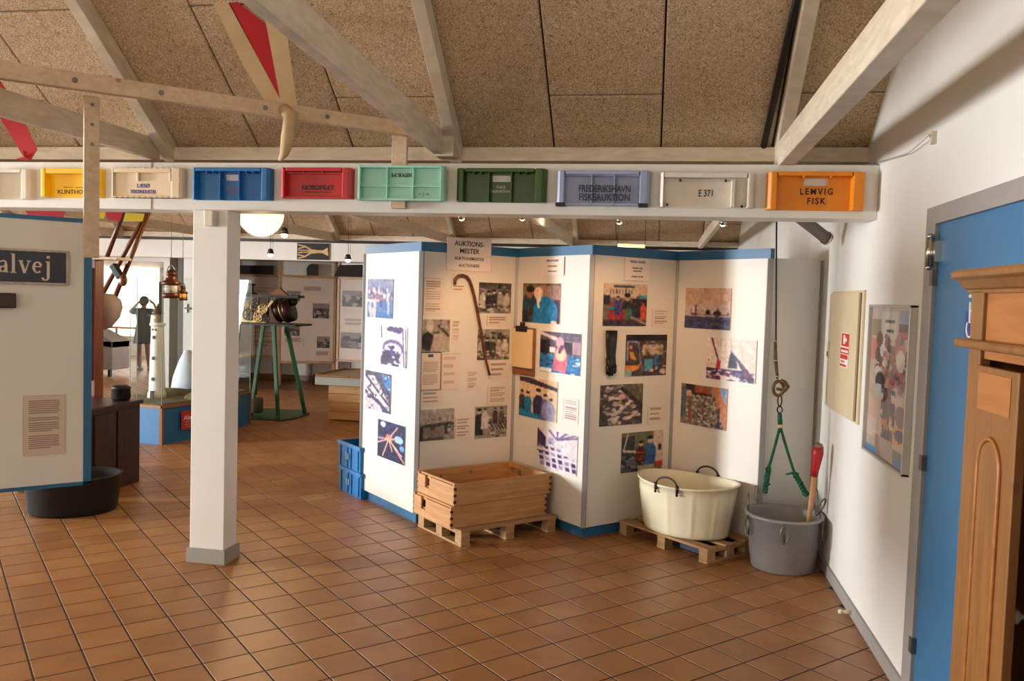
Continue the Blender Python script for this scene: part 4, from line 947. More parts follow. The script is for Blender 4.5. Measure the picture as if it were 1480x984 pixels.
lg = rope([kn, wp_(1119, 648), L1], .0085, 'leg', sl, tw=14); rope([kn, wp_(1138, 652), R1], .0085, 'leg', sl, tw=14)
rope([L1, L2], .016, 'splice', sl, tw=7); rope([R1, R2], .016, 'splice', sl, tw=8)
mb = MB()
for k in range(26):
    A_, B_ = ((L1, L2), (R1, R2))[k % 2]; c = A_.lerp(B_, random.random()); d = Vector((random.uniform(-1, 1), random.uniform(-1, 1), random.uniform(-1, 1))).normalized(); mb.tube([c + d * .012, c + d * .03 + Vector((0, 0, .004))], [.005, .0035], 5)
mb.tube([R1, R1 + Vector((-.05, -.01, -.012))], [.009, .006], 6)
o = mb.build('rope_tuft', green, sl); o['kind'] = 'stuff'
o = MB().tube([kn + Vector((0, 0, .012)), kn - Vector((0, 0, .008))], .016, 10).build('binding', mat('cream_tape', (205, 185, 150), .7, var=.1), sl)
mb = MB(); 
for a, b_ in ((L2, Vector((BC.x, BC.y, 0)) + rimp(175, RT - .01, HB + .095)), (R2, Vector((BC.x, BC.y, 0)) + rimp(5, RT + .01, HB + .085))):
    c = (a + b_) / 2; mb.tube([c + Vector((.014 * cos(t_), 0, max(.02, (a - b_).length / 2) * sin(t_))) for t_ in [2 * pi * q / 12 for q in range(12)]], .003, 6, closed=True)
mb.build('shackle', steel, sl)
hk = thing('crane_hook', 'iron hook with chain links hanging over the grey bucket', 'hook')
hc = wp_(1127, 560)
hm_ = mat('worn_bronze_iron', (110, 84, 58), .45, .6, var=.3, scale=30)
mb = MB().tube([hc + Vector((-.008 + .030 * cos(a), 0, -.006 + .044 * sin(a))) for a in [2 * pi * q / 20 for q in range(20)]], .0105, 8, closed=True)
mb.tube([hc + Vector((.004, 0, .046)), hc + Vector((.028, 0, .032)), hc + Vector((.043, 0, .008)), hc + Vector((.03, 0, -.014)), hc + Vector((.012, 0, -.034))], [.009, .014, .017, .014, .009], 8); mb.tube([hc + Vector((-.02, 0, -.008)), hc + Vector((.02, 0, -.014))], .009, 8); mb.build('hook_body', hm_, hk)
mb = MB()
for k, (cx, cy) in enumerate(((1127, 579), (1127, 592))):
    c = wp_(cx, cy); r_ = (.012, .034) if k == 0 else (.015, .02); mb.tube([c + Vector((r_[0] * cos(a), 0, r_[1] * sin(a))) for a in [2 * pi * q / 12 for q in range(12)]], .0042, 6, closed=True)
mb.build('chain_link', darkmetal, hk)
cb_ = thing('hoist_cable', 'dark steel cable with a taped end coming down from the roof to the hook', 'cable')
MB().tube([wp_(1123, 250), wp_(1122, 370), wp_(1121.5, 492), wp_(1123.5, 548)], .005, 8).build('wire', darkmetal, cb_)
MB().tube([wp_(1120.5, 492), wp_(1121, 520), wp_(1123.5, 546)], [.009, .012, .009], 10).build('serving', mat('tarred_twine', (105, 78, 62), .8, var=.3, scale=60), cb_)
for y in (492, 520, 543): c = wp_(1121 if y < 530 else 1123, y); MB().tube([c, c - Vector((0, 0, .006))], .0135, 10).build('tape_band', MATS['cream_tape'], cb_)
# shovel handle in the bucket
sh = thing('tool_handle', 'wooden tool handle with a red painted grip leaning in the grey bucket', 'tool handle')
a, b_ = at_Y(1169, 752, 5.27), at_Y(1177, 688, 5.22); c = at_Y(1183, 645, 5.19)
a_in = a + (a - b_).normalized() * .22
a_in.x = min(a_in.x, .97)
MB().tube([a_in, a, b_], [.014, .015, .017], 12).build('shaft', mat('ash_wood', (190, 140, 96), .5, var=.08, scale=20), sh)
MB().tube([b_, b_.lerp(c, .3), b_.lerp(c, .75), c], [.019, .024, .034, .03], 12).build('red_grip', mat('worn_red_paint', (170, 26, 34), .4, var=.25, scale=25), sh)
MB().tube([c - (c - b_) * .1, c + (c - b_) * .08], [.031, .022], 12).build('worn_end', mat('worn_wood_end', (130, 108, 84), .7, var=.3, scale=40), sh)

# black floor tub behind the hanging board
p = at_z(68, 751); o = MB().lathe([(.02, 0), (.27, 0), (.285, .02), (.31, .25), (.32, .26), (.30, .26), (.275, .03), (.02, .02)], 48, sx=1.0, sy=.8).build('black_tub', black); o.location = (p.x + .0, p.y + .26, 0); o.rotation_euler = (0, 0, radians(35)); tag(o, 'black round tub on the floor below the hanging board', 'tub')
# blue crates behind the screen end
C0 = at_z(489, 706)
def blue_crate(label, z, dx=0):
    t = thing('plastic_crate', label, 'crate', group='blue plastic crates behind the screen'); t.matrix_world = Matrix.Translation((C0.x + .0, C0.y, z)) @ Matrix.Rotation(radians(-45), 4, 'Z') @ Matrix.Translation((dx, 0, 0))
    w, d, h = .40, .30, .20; th = .012
    MB().box(.02, w - .02, .02, d - .02, 0, .012).build('base', dbp, t)
    for y in (0, d - th): MB().box(0, w, y, y + th, 0.0, h).build('side_wall', dbp, t, bevel=.003)
    for x in (0, w - th): MB().box(x, x + th, th, d - th, 0.0, h).build('end_wall', dbp, t, bevel=.003)
    MB().box(-.012, w + .012, -.012, 0.004, h - .03, h).box(-.012, w + .012, d - .004, d + .012, h - .03, h).box(-.012, .004, 0, d, h - .03, h).box(w - .004, w + .012, 0, d, h - .03, h).build('rim', dbp, t, bevel=.003)
    for k in (0, 2, 3, 5): MB().box(.03 + .066 * k, .042 + .066 * k, -.008, 0, .01, h - .03).build('rib', dbp, t)
    MB().box(.13, .2, -.006, 0, .07, .12).build('label_plate', mat('pale_blue_label', (110, 150, 170), .5, var=.05), t)
blue_crate('lower blue plastic crate on the floor behind the left end of the screen', .0, .02)
blue_crate('upper blue plastic crate stacked behind the left end of the screen', .201, 0)

# fittings on the right wall
def wall_rect(tl, tr, br, bl):
    P = [at_X(*c, XR) for c in (tl, tr, br, bl)]; y0, y1 = (P[1].y + P[2].y) / 2, (P[0].y + P[3].y) / 2; z1, z0 = (P[0].z + P[1].z) / 2, (P[2].z + P[3].z) / 2; return y0, y1, z0, z1
y0, y1, z0, z1 = wall_rect((1205, 422), (1252, 419), (1243, 611), (1199, 591))
fc = thing('fire_cabinet', 'beige flush metal fire hose cabinet with red stickers on the right wall', 'cabinet', (XR, 0, 0)); be = mat('beige_enamel', (204, 187, 152), .45, var=.03)
MB().box(-.012, 0, y0, y1, z0, z1).build('frame', be, fc, bevel=.002)
MB().box(-.026, -.012, y0 + .05, y1 - .012, z0 + .012, z1 - .012).build('door', be, fc, bevel=.002)
MB().box(-.0135, -.0, y0 + .04, y0 + .05, z0 + .012, z1 - .012).build('hinge_gap', darkmetal, fc)
MB().box(-.034, -.026, y1 - .07, y1 - .04, z0 + .30, z0 + .40).build('latch', be, fc, bevel=.002)
MB().box(-.038, -.033, y1 - .062, y1 - .048, z0 + .31, z0 + .34).build('lock', darkmetal, fc)
def p_fire(w, h):
    P = Paint(w, h, (205, 184, 140)); R_ = (200, 40, 44); P.rect(0, 0, 1, 1, (232, 224, 214)); P.rect(.05, .02, 1, .4, R_); P.rect(.3, .06, .5, .32, (235, 225, 215)); P.ell(.62, .2, .1, .06, (235, 225, 215)); P.rect(.0, .44, 1, .6, R_); P.rect(.1, .49, .9, .56, (235, 215, 205)); P.rect(0, .64, .9, .75, R_); P.rect(0, .92, .8, .98, R_); P.rect(.1, .8, .6, .86, (205, 120, 110)); return P
a = at_X(1216.5, 480, XR - .027); b_ = at_X(1228, 480, XR - .027); c = at_X(1217, 530, XR - .027)
o = link('fire_sticker', sheet_mesh('fs', p_fire(14, 46), abs(a.y - b_.y), a.z - c.z, .001), None); o.matrix_world = frame_matrix((XR - .027, a.y, c.z), (0, -1, 0), (-1, 0, 0)); tag(o, 'red and white fire hose sticker column on the beige cabinet', 'sticker')
y0, y1, z0, z1 = wall_rect((1263, 441.8), (1328.7, 439.6), (1313.5, 683.5), (1256.5, 655))
ps = thing('framed_poster', 'silver framed collage poster on the right wall beside the blue door', 'poster', (XR, 0, 0))
def p_poster(w, h):
    P = Paint(w, h, (196, 178, 162)); P.rs = np.random.RandomState(4)
    P.rect(0, .0, 1, .06, (190, 180, 170)); P.rect(.02, .08, .25, .2, (150, 140, 116)); P.rect(.27, .03, .66, .22, (204, 202, 196)); P.rect(.7, .02, 1, .12, (130, 150, 180)); P.rect(.7, .1, 1, .17, (84, 66, 60)); P.rect(.7, .16, 1, .2, (178, 92, 76))
    P.rect(.0, .22, .2, .36, (200, 140, 120)); P.poly([(.35, .22), (.2, .42), (.52, .42)], (150, 118, 104)); P.specks(.2, .22, 1, .55, 160, .06, [(200, 180, 165), (120, 84, 72), (180, 130, 116), (90, 70, 70), (215, 205, 195), (160, 100, 90)], .6)
    P.ell(.78, .34, .1, .07, (215, 210, 196)); P.ell(.3, .5, .13, .06, (40, 34, 50)); P.ell(.28, .56, .12, .04, (190, 200, 190)); P.rect(.35, .53, .7, .57, (54, 40, 60)); P.rect(0, .6, .5, .62, (210, 180, 160)); P.rect(.4, .6, .68, .86, (140, 84, 70)); P.specks(.4, .58, .68, .86, 60, .05, [(70, 44, 60), (190, 110, 80), (220, 180, 150), (110, 60, 56)], .8); P.ell(.84, .68, .13, .07, (140, 100, 86)); P.rect(.7, .75, 1, .86, (215, 160, 70)); P.ell(.84, .8, .12, .04, (70, 54, 84)); P.rect(0, .64, .25, .76, (208, 180, 165)); P.rect(0, .76, .25, .9, (214, 196, 184)); P.rect(.25, .86, .68, 1, (170, 146, 128)); P.rect(.7, .9, 1, 1, (120, 116, 90)); P.rect(.75, .95, 1, .99, (80, 120, 180)); P.rect(0, .96, .3, 1, (90, 150, 190)); P.rect(.36, .08, .6, .1, (70, 70, 74)); P.rect(.4, .15, .58, .17, (44, 50, 50)); return P
o = link('print', sheet_mesh('pp', p_poster(70, 96), y1 - y0 - .03, z1 - z0 - .02, .004), None, ps); o.matrix_local = frame_matrix((-.01, y1 - .015, z0 + .01), (0, -1, 0), (-1, 0, 0))
fr = MB(); t_ = .012
fr.box(-.032, 0, y0, y0 + t_, z0, z1).box(-.032, 0, y1 - t_, y1, z0, z1).box(-.032, 0, y0, y1, z0, z0 + t_).box(-.032, 0, y0, y1, z1 - t_, z1).build('frame', mat('silver_frame', (196, 192, 186), .35, .4, var=.03), ps, bevel=.002)
glz = clearglass('clear_glazing')
MB().box(-.024, -.021, y0 + t_, y1 - t_, z0 + t_, z1 - t_).build('glazing', glz, ps)
# door stop
p = at_X(1230, 885, XR - .014); o = MB().tube([p, p - Vector((.05, 0, 0))], [.011, .009], 12).ball(p - Vector((.052, 0, 0)), .013, seg=10).build('door_stop', mat('cream_plastic_small', (215, 205, 180), .5, var=.02)); tag(o, 'small cream door stop fixed to the grey baseboard', 'door stop')
# wheelchair sign on the door
a, b_ = at_X(1396, 450, XR - .005), at_X(1412, 450, XR - .005); c = at_X(1397, 487, XR - .005)
o = MB().box(-.002, 0, -.13, 0, 0, a.z - c.z).build('accessible_sign', mat('sign_blue', (24, 64, 150), .4, var=0)); o.location = (XR - .0045, a.y, c.z); tag(o, 'small blue wheelchair sign on the blue door', 'sign')
h_ = a.z - c.z; mb = MB(); Mw = frame_matrix((-.003, -.055, h_ * .35), (0, -1, 0), (-1, 0, 0))
mb.tube([Mw @ Vector((.03 * cos(q), .03 * sin(q), 0)) for q in [radians(140 + 24 * k) for k in range(11)]], .004, 6).tube([Mw @ Vector((-.005, .09, 0)), Mw @ Vector((-.002, .02, 0)), Mw @ Vector((.03, .02, 0)), Mw @ Vector((.042, -.03, 0))], .005, 6).tube([Mw @ Vector((-.004, .06, 0)), Mw @ Vector((.025, .06, 0))], .004, 6).ball(Mw @ Vector((-.006, .11, 0)), .008, seg=8)
mb.build('wheelchair_symbol', whiteink, o)
# cord and hook high on the right wall
p = at_X(1353, 197, XR); q = at_X(1292, 236, XR)
o = MB().box(XR - .02, XR, p.y - .012, p.y + .012, p.z - .03, p.z + .02).tube([p - Vector((.02, 0, 0)), p - Vector((.035, 0, -.008))], .004, 6).build('wall_hook', mat('cream_hook', (205, 195, 170), .5, var=.02)); tag(o, 'small cream hook high on the right wall holding a thin cord', 'hook')
o = MB().tube([p - Vector((.03, 0, 0)), (p + q) / 2 - Vector((.02, 0, .01)), Vector((XR - .02, YB - .0, BZ1 + .01))], .0018, 6).build('cord', mat('grey_cord', (150, 145, 135), .6, var=0)); tag(o, 'thin cord from the wall hook to the end of the beam', 'cord')

# ---------------------------------------------------------------- pine wardrobe
wx = .64
c0 = at_X(1405, 420, wx); zt = c0.z; yc = c0.y
wd = thing('pine_wardrobe', 'waxed pine wardrobe with a moulded cornice and an ajar door at the right edge', 'wardrobe', (wx, yc, 0))
yl = -1.15; D = .38
MB().box(0.012, D, -.02, 0, 0.0, zt).box(.012, D, yl, yl + .02, 0, zt).box(D - .012, D, yl, 0, 0, zt).box(.02, D, yl, 0, zt - .02, zt).box(.02, D, yl, 0, .08, .1).build('carcase', pine3, wd, bevel=.002)
MB().box(0, .022, -.062, 0, 0, zt).build('stile', pine3, wd, bevel=.003); MB().box(0, .022, yl, yl + .062, 0, zt).build('stile', pine3, wd, bevel=.003)
zd = at_X(1425, 523, wx).z + .004
MB().box(.008, .022, yl + .062, -.062, zd, zt).build('frieze_board', woodmat('frieze_pine', (150, 92, 44), (172, 112, 58), .4, (3, 3, 30)), wd, bevel=.002)
prof = [(0, 0), (.0, .008), (-.008, .010), (-.022, .026), (-.034, .032), (-.034, .044), (.02, .044), (.02, 0)]
mb = MB(); Mc = Matrix(((1, 0, 0, 0), (0, 0, 1, 0), (0, 1, 0, zt - .006), (0, 0, 0, 1)))
mb.prism(prof, yl - .026, .026, Mc); mb.build('cornice', pine3, wd, bevel=.002)
MB().box(-.03, D, yl - .03, .03, zt + .034, zt + .042).build('top_board', pine3, wd, bevel=.003)
zm = at_X(1405, 494, wx).z
MB().box(-.024, .01, yl - .01, .022, zm - .012, zm + .006).build('moulding', pine3, wd, bevel=.006)
# narrow arched door leaf beside an open dark compartment
dz0 = .10; z1 = zd - .012; ya = -.064; yb_ = ya - .205
lf = MB().box(-.006, .012, yb_, ya, dz0, z1).build('door', pine3, wd, bevel=.002)
def arch_ring(y0, y1, zb, ztop, wdt):
    cy = (y0 + y1) / 2; r = abs(y1 - y0) / 2; pts = [(y0, zb)] + [(cy - r * cos(pi * k / 12) * (1 if y0 < y1 else -1), ztop - r * 1.1 + r * 1.1 * sin(pi * k / 12)) for k in range(13)] + [(y1, zb)]
    return pts
mb = MB(); pts = arch_ring(yb_ + .055, ya - .045, .3, z1 - .135, .006)
mb.tube([(-.008, y, z) for y, z in pts], .0045, 6); mb.build('arched_moulding', MATS['frieze_pine'], lf)
cy = (yb_ + ya + .01) / 2; poly = arch_ring(yb_ + .06, ya - .05, .3, z1 - .14, 0)
mb = MB(); mb.prism(poly, .0062, .009, Matrix(((0, 0, -1, 0), (1, 0, 0, 0), (0, 1, 0, 0), (0, 0, 0, 1)))); mb.build('arched_panel', pine3, lf, bevel=.002)
MB().box(-.008, -.006, yb_ + .03, ya - .02, z1 - .085, z1 - .012).build('top_panel', MATS['frieze_pine'], lf, bevel=.001)
mb = MB()
for k in range(4): mb.box(-.008, -.004, ya - .036, ya - .031, .35 + .3 * k, .365 + .3 * k)
mb.build('nail_mark', darkwood, lf)
MB().box(.05, .06, -.9, ya - .2, .1, zd).build('inner_board', mat('interior_shade', (20, 15, 12), .8, var=.1), wd)  # near-black colour paints in the shade of the unlit wardrobe interior
k_ = at_X(1468, 890, wx + .03); MB().lathe([(.006, 0), (.006, .012), (.015, .018), (.015, .026), (.004, .032)], 16, Matrix.Translation((.05, k_.y - yc, k_.z)) @ Matrix.Rotation(radians(-90), 4, 'Y')).build('knob', mat('porcelain', (205, 195, 180), .2, var=0), wd)

# ---------------------------------------------------------------- halogen spots under the first beam
def spot(loc, target, power, color=WARM, ang=70, r=.02):
    l = bpy.data.lights.new('halogen_light', 'SPOT'); l.energy = power; l.color = color; l.spot_size = radians(ang); l.spot_blend = .8; l.shadow_soft_size = r
    o = bpy.data.objects.new('halogen_light', l); COL.objects.link(o); o.location = loc
    o.rotation_euler = (Vector(target) - Vector(loc)).to_track_quat('-Z', 'Z').to_euler(); return o
bulb = mat('halogen_bulb', (255, 230, 190), .4, var=0, emit=(255, 214, 160), emits=14.0)
HPX = (('first halogen spot from the left under the front beam', 667, 314, (-1.2, 5.9, 1.2)), ('second halogen spot under the front beam, above the heading sign', 755, 314, (-1.05, 6.1, 1.3)), ('third halogen spot under the front beam, above the screen centre', 895, 319, (-.2, 5.9, 1.25)), ('rightmost halogen spot under the front beam', 1045, 322, (.35, 5.9, 1.3)))
for lab, x, y, tg in HPX:
    c = at_Y(x, y, 4.70)
    t = thing('halogen_spot', lab, 'spotlight', (c.x, c.y, c.z), 0, 'halogen spots under the front beam')
    MB().tube([(0, 0, .07), (0, 0, .02)], .006, 8).build('stem', darkmetal, t)
    d = (Vector(tg) - c).normalized(); q = d.to_track_quat('Z', 'Y').to_matrix().to_4x4()
    MB().lathe([(.006, -.02), (.010, -.02), (.019, .0), (.017, .0), (.006, -.012)], 18, q).build('reflector', chrome, t)
    MB().ball(tuple(d * .006), .0165, seg=10).build('bulb', bulb, t)
    spot(c + d * .04, tg, 12 if x > 1000 else 26, ang=60)
# globe pendants
def ceil_z(Y): return Z0 + .743 * (E0 - Y) if .9 < Y < E0 else (Z0 + .743 * (Y + 2.95) if Y < .9 else (Z0 + .743 * (Y - E0 - .15) if Y < 8.4 else Z0 + .743 * (B2 + .14 - Y)))
def globe(label, x, y, z, r, power, cord_top=2.6):
    t = thing('globe_lamp', label, 'lamp', (x, y, z), 0, 'globe pendant lamps'); 
    MB().ball((0, 0, 0), r, seg=32).build('glass_globe', mat('opal_glass', (250, 240, 215), .3, var=0, emit=(255, 228, 160), emits=1.9), t)
    MB().tube([(0, 0, r - .005), (0, 0, r + .05)], .035, 16).build('cap', white_beam, t); MB().tube([(0, 0, r + .04), (0, 0, ceil_z(y) - z - .005)], .004, 6).build('cord', darkmetal, t)
    l = bpy.data.lights.new('globe_light', 'POINT'); l.energy = power; l.color = (1, .72, .42); l.shadow_soft_size = r * 1.05
    o = bpy.data.objects.new('globe_light', l); COL.objects.link(o); o.location = (x, y, z - r - .16); l.shadow_soft_size = .1
c = at_Y(377, 309, 7.2); globe('glowing white globe lamp behind the beam beside the pillar', c.x, c.y, c.z, .205, 30)
globe('added globe fill lamp over the near bay, behind the camera', -1.8, -.6, 2.6, .205, 42)  # unseen pendant added for warm fill
globe('added globe fill lamp over the near bay towards the left wall', -5.4, 1.2, 2.6, .205, 30)  # second unseen pendant added for warm fill in the near bay
globe('globe lamp over the second bay near the right wall', -1.2, 8.6, 2.75, .205, 6)

# ---------------------------------------------------------------- far side of the second bay
YW = 11.9
lobster = Paint(64, 34, (22, 12, 9))
g_ = (196, 160, 100)
lobster.poly([(.42, .38), (.8, .42), (.8, .58), (.42, .62)], g_); lobster.ell(.5, .5, .12, .12, g_); lobster.poly([(.78, .45), (.95, .25), (.97, .75), (.78, .57)], (205, 175, 120))
for a in ((.45, .42, .25, .2), (.25, .2, .05, .12), (.25, .22, .06, .34), (.45, .58, .25, .8), (.25, .8, .05, .72), (.25, .82, .06, .92), (.4, .45, .05, .45), (.4, .54, .05, .58)): lobster.line(*a, .035, g_)
a, b_ = at_Y(430, 351, B2 - .01), at_Y(476, 376, B2 - .01)
o = link('lobster_picture', sheet_mesh('lob', lobster, b_.x - a.x, a.z - b_.z, .01), None); o.matrix_world = frame_matrix((a.x, B2 - .012, b_.z), (1, 0, 0), (0, -1, 0)); tag(o, 'dark picture of a golden lobster on the second white beam', 'picture')
def far_spot(label, x, y, Y, up):
    c = at_Y(x, y, Y); t = thing('pendant_spot', label, 'spotlight', (c.x, c.y, c.z), 0, 'hanging spots in the second bay'); up = ceil_z(Y) - c.z - .005
    MB().tube([(0, 0, .02), (0.0, 0, up)], .003, 6).tube([(.03, 0, .04), (.03, 0, up)], .002, 6).build('wire', darkmetal, t)
    MB().lathe([(.015, .06), (.03, .05), (.045, -.01), (.04, -.01)], 16).build('reflector', black, t); MB().ball((0, 0, -.015), .034, seg=12).build('bulb', bulb, t)
far_spot('hanging spot over the doorway side of the second beam, left of the lobster', 391, 366, 10.2, .5)
far_spot('hanging spot just under the front beam, right of the globe lamp', 411, 337, 8.2, .25)
far_spot('hanging spot in front of the lobster beam near the screen end', 503, 374, 10.5, .4)
# tube light in the far right
a, b_ = at_Y(893, 354.5, 9.5), at_Y(932, 356, 9.5)
o = bpy.data.objects.new('tube_light', None); COL.objects.link(o); MB().tube([a, Vector((a.x, a.y, ceil_z(a.y) - .01))], .003, 5).build('wire', darkmetal, o); MB().tube([b_, Vector((b_.x, b_.y, ceil_z(b_.y) - .01))], .003, 5).build('wire', darkmetal, o); MB().tube([a, b_], .018, 12).build('tube', mat('warm_tube', (255, 240, 190), .4, var=0, emit=(255, 214, 120), emits=2.2), o); tag(o, 'lit warm fluorescent tube seen over the top of the folding screen', 'lamp')
# stacked window and wall right of the far opening
def fw(x0, x1, z0, z1, name, m, y=YW, d=.1, kind=True):
    o = MB().box(x0, x1, y, y + d, z0, z1).build(name, m)
    return structure(o) if kind else o
xa, xb = at_Y(265, 440, YW).x, at_Y(288, 440, YW).x
st = fw(xa, xb + .3, 0, BZ0 + .05, 'wall_stub', white_wall)
o = fw(at_Y(257, 440, YW).x, xa, 0, BZ0, 'trim_1', mat('dark_bronze_trim', (60, 50, 46), .5, var=.05), d=.08)
MB().tube([(xa + .06, YW - .03, 1.27), (xa + .06, YW - .06, 1.27), (xa + .2, YW - .06, 1.27)], .012, 10).box(xa + .04, xa + .08, YW - .03, YW, 1.2, 1.34).build('door_handle', steel, st)
fw(-12.3, at_Y(120, 440, YW).x, 0, BZ0 + .05, 'wall_left_pier', white_wall)
# far back wall of the right part, with low cupboards
YF = 14.35
structure(MB().box(-7.6, XR, YF, YF + .1, 0, 2.5).build('wall_far', white_wall))
structure(MB().box(-7.6, -7.5, YW + .1, YF, 0, 2.5).build('wall_side', white_wall))
lc = thing('low_cupboard', 'row of low white cupboards with wood base rail along the far wall', 'cupboard', (-7.4, YF - .4, 0))
for k in range(7): MB().box(k * .72, k * .72 + .7, 0, .38, .1, .42).build('door', white_beam, lc, bevel=.004)
MB().box(0, 5.0, .02, .38, 0, .1).build('base_rail', pine3, lc); MB().box(0, 5.0, -.01, .39, .42, .44).build('top', MATS['planed_pine'], lc)
# tan framed display boards
tanf = woodmat('oak_frame', (150, 112, 74), (176, 138, 98), .5, (3, 3, 30), knots=False)
greyp = mat('muted_board', (190, 172, 158), .6, var=.02)
def board(label, x0, x1, Y0, Y1, zb, zt, prints):
    p, q = Vector((x0, Y0)), Vector((x1, Y1)); u = (q - p).normalized(); n = Vector((u.y, -u.x, 0)); ln = (q - p).length
    t = thing('display_board', label, 'display board', group='wood framed display boards'); t.matrix_world = frame_matrix((p.x, p.y, 0), (u.x, u.y, 0), n)
    MB().box(.02, ln - .02, zb, zt, -.02, 0).build('panel', greyp, t)
    MB().box(0, .045, 0, zt + .3, -.03, .012).box(ln - .045, ln, 0, zt + .3, -.03, .012).box(0, ln, zt, zt + .04, -.03, .012).box(0, ln, zb - .04, zb, -.03, .012).box(0, ln, zt + .26, zt + .3, -.03, .012).build('frame', tanf, t, bevel=.003)
    MB().box(.045, ln - .045, zt + .04, zt + .26, -.015, -.01).build('transom_pane', mat('frosted_pane', (190, 190, 186), .3, var=.02), t)
    for u0, v0, u1, v1, fn in prints:
        w, h = (u1 - u0) * ln, (v1 - v0) * (zt - zb)
        o = link('print', sheet_mesh('p', fn(max(8, int(w / .02)), max(6, int(h / .02))), w, h, .003), None, t); o.matrix_local = Matrix.Translation((u0 * ln, zb + v0 * (zt - zb), .001))
    return t
def p_bw(seed):
    def f(w, h):
        P = Paint(w, h, (84, 72, 70)); P.rs = np.random.RandomState(seed); P.rect(0, 0, 1, .35, (120, 108, 104)); P.specks(0, .3, 1, 1, 14, .12, [(50, 42, 44), (110, 98, 92), (140, 128, 120)], 1); return P
    return f
tx = p_text(8, bg=(186, 168, 154), dark=(150, 130, 120))
YD = 12.9
X = lambda x, Y=YD: at_Y(x, 450, Y).x
zb, zt = .50, 1.80
board('framed display board behind the tower clock, mostly text', X(338), X(398), YD + .1, YD + .25, zb, zt, [(.05, .55, .95, .9, tx), (.3, .05, .95, .45, tx)])
board('framed display board right of the tower clock with five small photographs', X(401, 12.6), X(482, 12.9), 12.6, 13.0, zb - .04, zt, [(.15, .72, .38, .84, p_bw(1)), (.6, .52, .88, .7, p_bw(2)), (.12, .3, .38, .45, p_bw(3)), (.68, .16, .9, .3, p_bw(4)), (.4, .8, .8, .9, tx), (.1, .18, .45, .28, tx), (.65, .02, .92, .12, tx)])
board('framed display board partly hidden by the folding screen with a wide dark photograph', X(484, 12.9), X(560, 12.9), 13.0, 12.9, zb, zt, [(.1, .66, .5, .86, p_bw(5)), (.66, .6, .98, .86, p_bw(6)), (.08, .14, .72, .34, p_bw(7)), (.1, .42, .6, .56, tx)])
def dark_thing(name, label, poly, Y):
    P = [at_Y(x, y, Y) for x, y in poly]; zb_ = min(p.z for p in P); mb = MB(); mb.prism([(p.x, zt + .0415 if p.z < zb_ + .03 else p.z) for p in P], -Y + .006, -Y + .03, Matrix(((1, 0, 0, 0), (0, 0, -1, 0), (0, 1, 0, 0), (0, 0, 0, 1)))); o = mb.build(name, mat('charred_wood', (34, 25, 20), .85, var=.15), bevel=.004); tag(o, label, 'exhibit'); return o
dark_thing('dark_plank', 'long dark carved plank on top of the display behind the tower clock', [(340, 383.5), (395, 384), (395, 397), (340, 397)], 13.02)
dark_thing('round_black_disc', 'black rounded object on the rail above the middle display board', [(444.5, 395), (444, 388), (447, 383), (453, 381), (460, 382), (460, 397)], 12.80)
dark_thing('dark_board', 'dark tapered board above the right hand display board', [(484, 396), (491, 383), (527, 382.5), (527, 397)], 12.97)
# exhibition table box of pine with a glass tray
a = at_z(474, 607); tb = thing('pine_table_case', 'pine box table with a grey glazed tray behind the folding screen', 'table', (a.x, a.y, 0))
for k in range(4): MB().box(0, .9, 0, .7, .012 + k * .108, .012 + k * .108 + .104).build('plank', pine, tb, bevel=.003)
MB().box(-.13, 1.05, -.12, .85, .45, .55).build('tray', mat('grey_tray', (150, 146, 140), .5, var=.04), tb, bevel=.003)
MB().box(-.15, 1.07, -.14, -.11, .55, .58).box(-.15, -.12, -.14, .87, .55, .58).box(1.04, 1.07, -.14, .87, .55, .58).box(-.15, 1.07, .84, .87, .55, .58).build('rim', pine3, tb, bevel=.003)
MB().box(-.12, 1.04, -.11, .84, .551, .554).build('tray_bed', mat('pale_sand', (176, 168, 158), .7, var=.1, scale=20), tb)

# ---------------------------------------------------------------- tower clock on a green stand
gr = mat('green_enamel', (18, 74, 34), .4, var=.08)
cx, cy = -4.80, 9.95
tc_ = thing('tower_clock', 'iron and brass tower clock movement on a green four legged stand', 'tower clock', (cx, cy, 0))
MB().prism([(-.35, -.44), (.33, -.43), (.43, -.2), (.42, .25), (.2, .45), (-.35, .45), (-.5, .2), (-.5, -.2)], 0, .02).build('base_plate', gr, tc_, bevel=.004)
for (px0, py0, Yt), (px1, py1) in (((346, 467, 9.72), (330, 600)), ((381, 467, 9.72), (362, 601)), ((396, 467, 9.70), (402, 607)), ((414, 467, 9.78), (441, 598))):
    A = at_Y(px0, py0, Yt); B = at_z(px1, py1, .015); MB().beam((B.x - cx, B.y - cy, .015), (A.x - cx, A.y - cy, 1.155), .042, .042, (0, 1, 0)).build('leg', gr, tc_, bevel=.004)
MB().box(-.38, .43, -.25, .25, 1.15, 1.175).build('table_plate', darkmetal, tc_)
ir = darkmetal; bs = brass
fr = MB()
for x in (-.3, .02): fr.box(x, x + .025, -.2, -.18, 1.175, 1.52).box(x, x + .025, .18, .2, 1.175, 1.52)
fr.box(-.36, .44, -.21, -.17, 1.50, 1.53).box(-.36, .34, .17, .21, 1.50, 1.53).build('movement_frame', ir, tc_)
MB().box(-.3, .02, -.21, -.19, 1.18, 1.34).build('front_plate', mat('cast_brass', (168, 140, 88), .35, .7, var=.25, scale=18), tc_, bevel=.004)
def wheel(x, z, r, m, y=-.23, w=.015, teeth=0):
    M = Matrix.Translation((x, y, z)) @ Matrix.Rotation(radians(90), 4, 'X'); mb = MB(); mb.lathe([(r * .8, 0), (r, 0), (r, w), (r * .8, w), (r * .8, 0)], 28, M, cap=False)
    for k in range(3): mb.box(-r * .82, r * .82, -.006, .006, 0, w, M @ Matrix.Rotation(pi / 3 * k, 4, 'Z'))
    mb.build('gear_wheel', m, tc_)
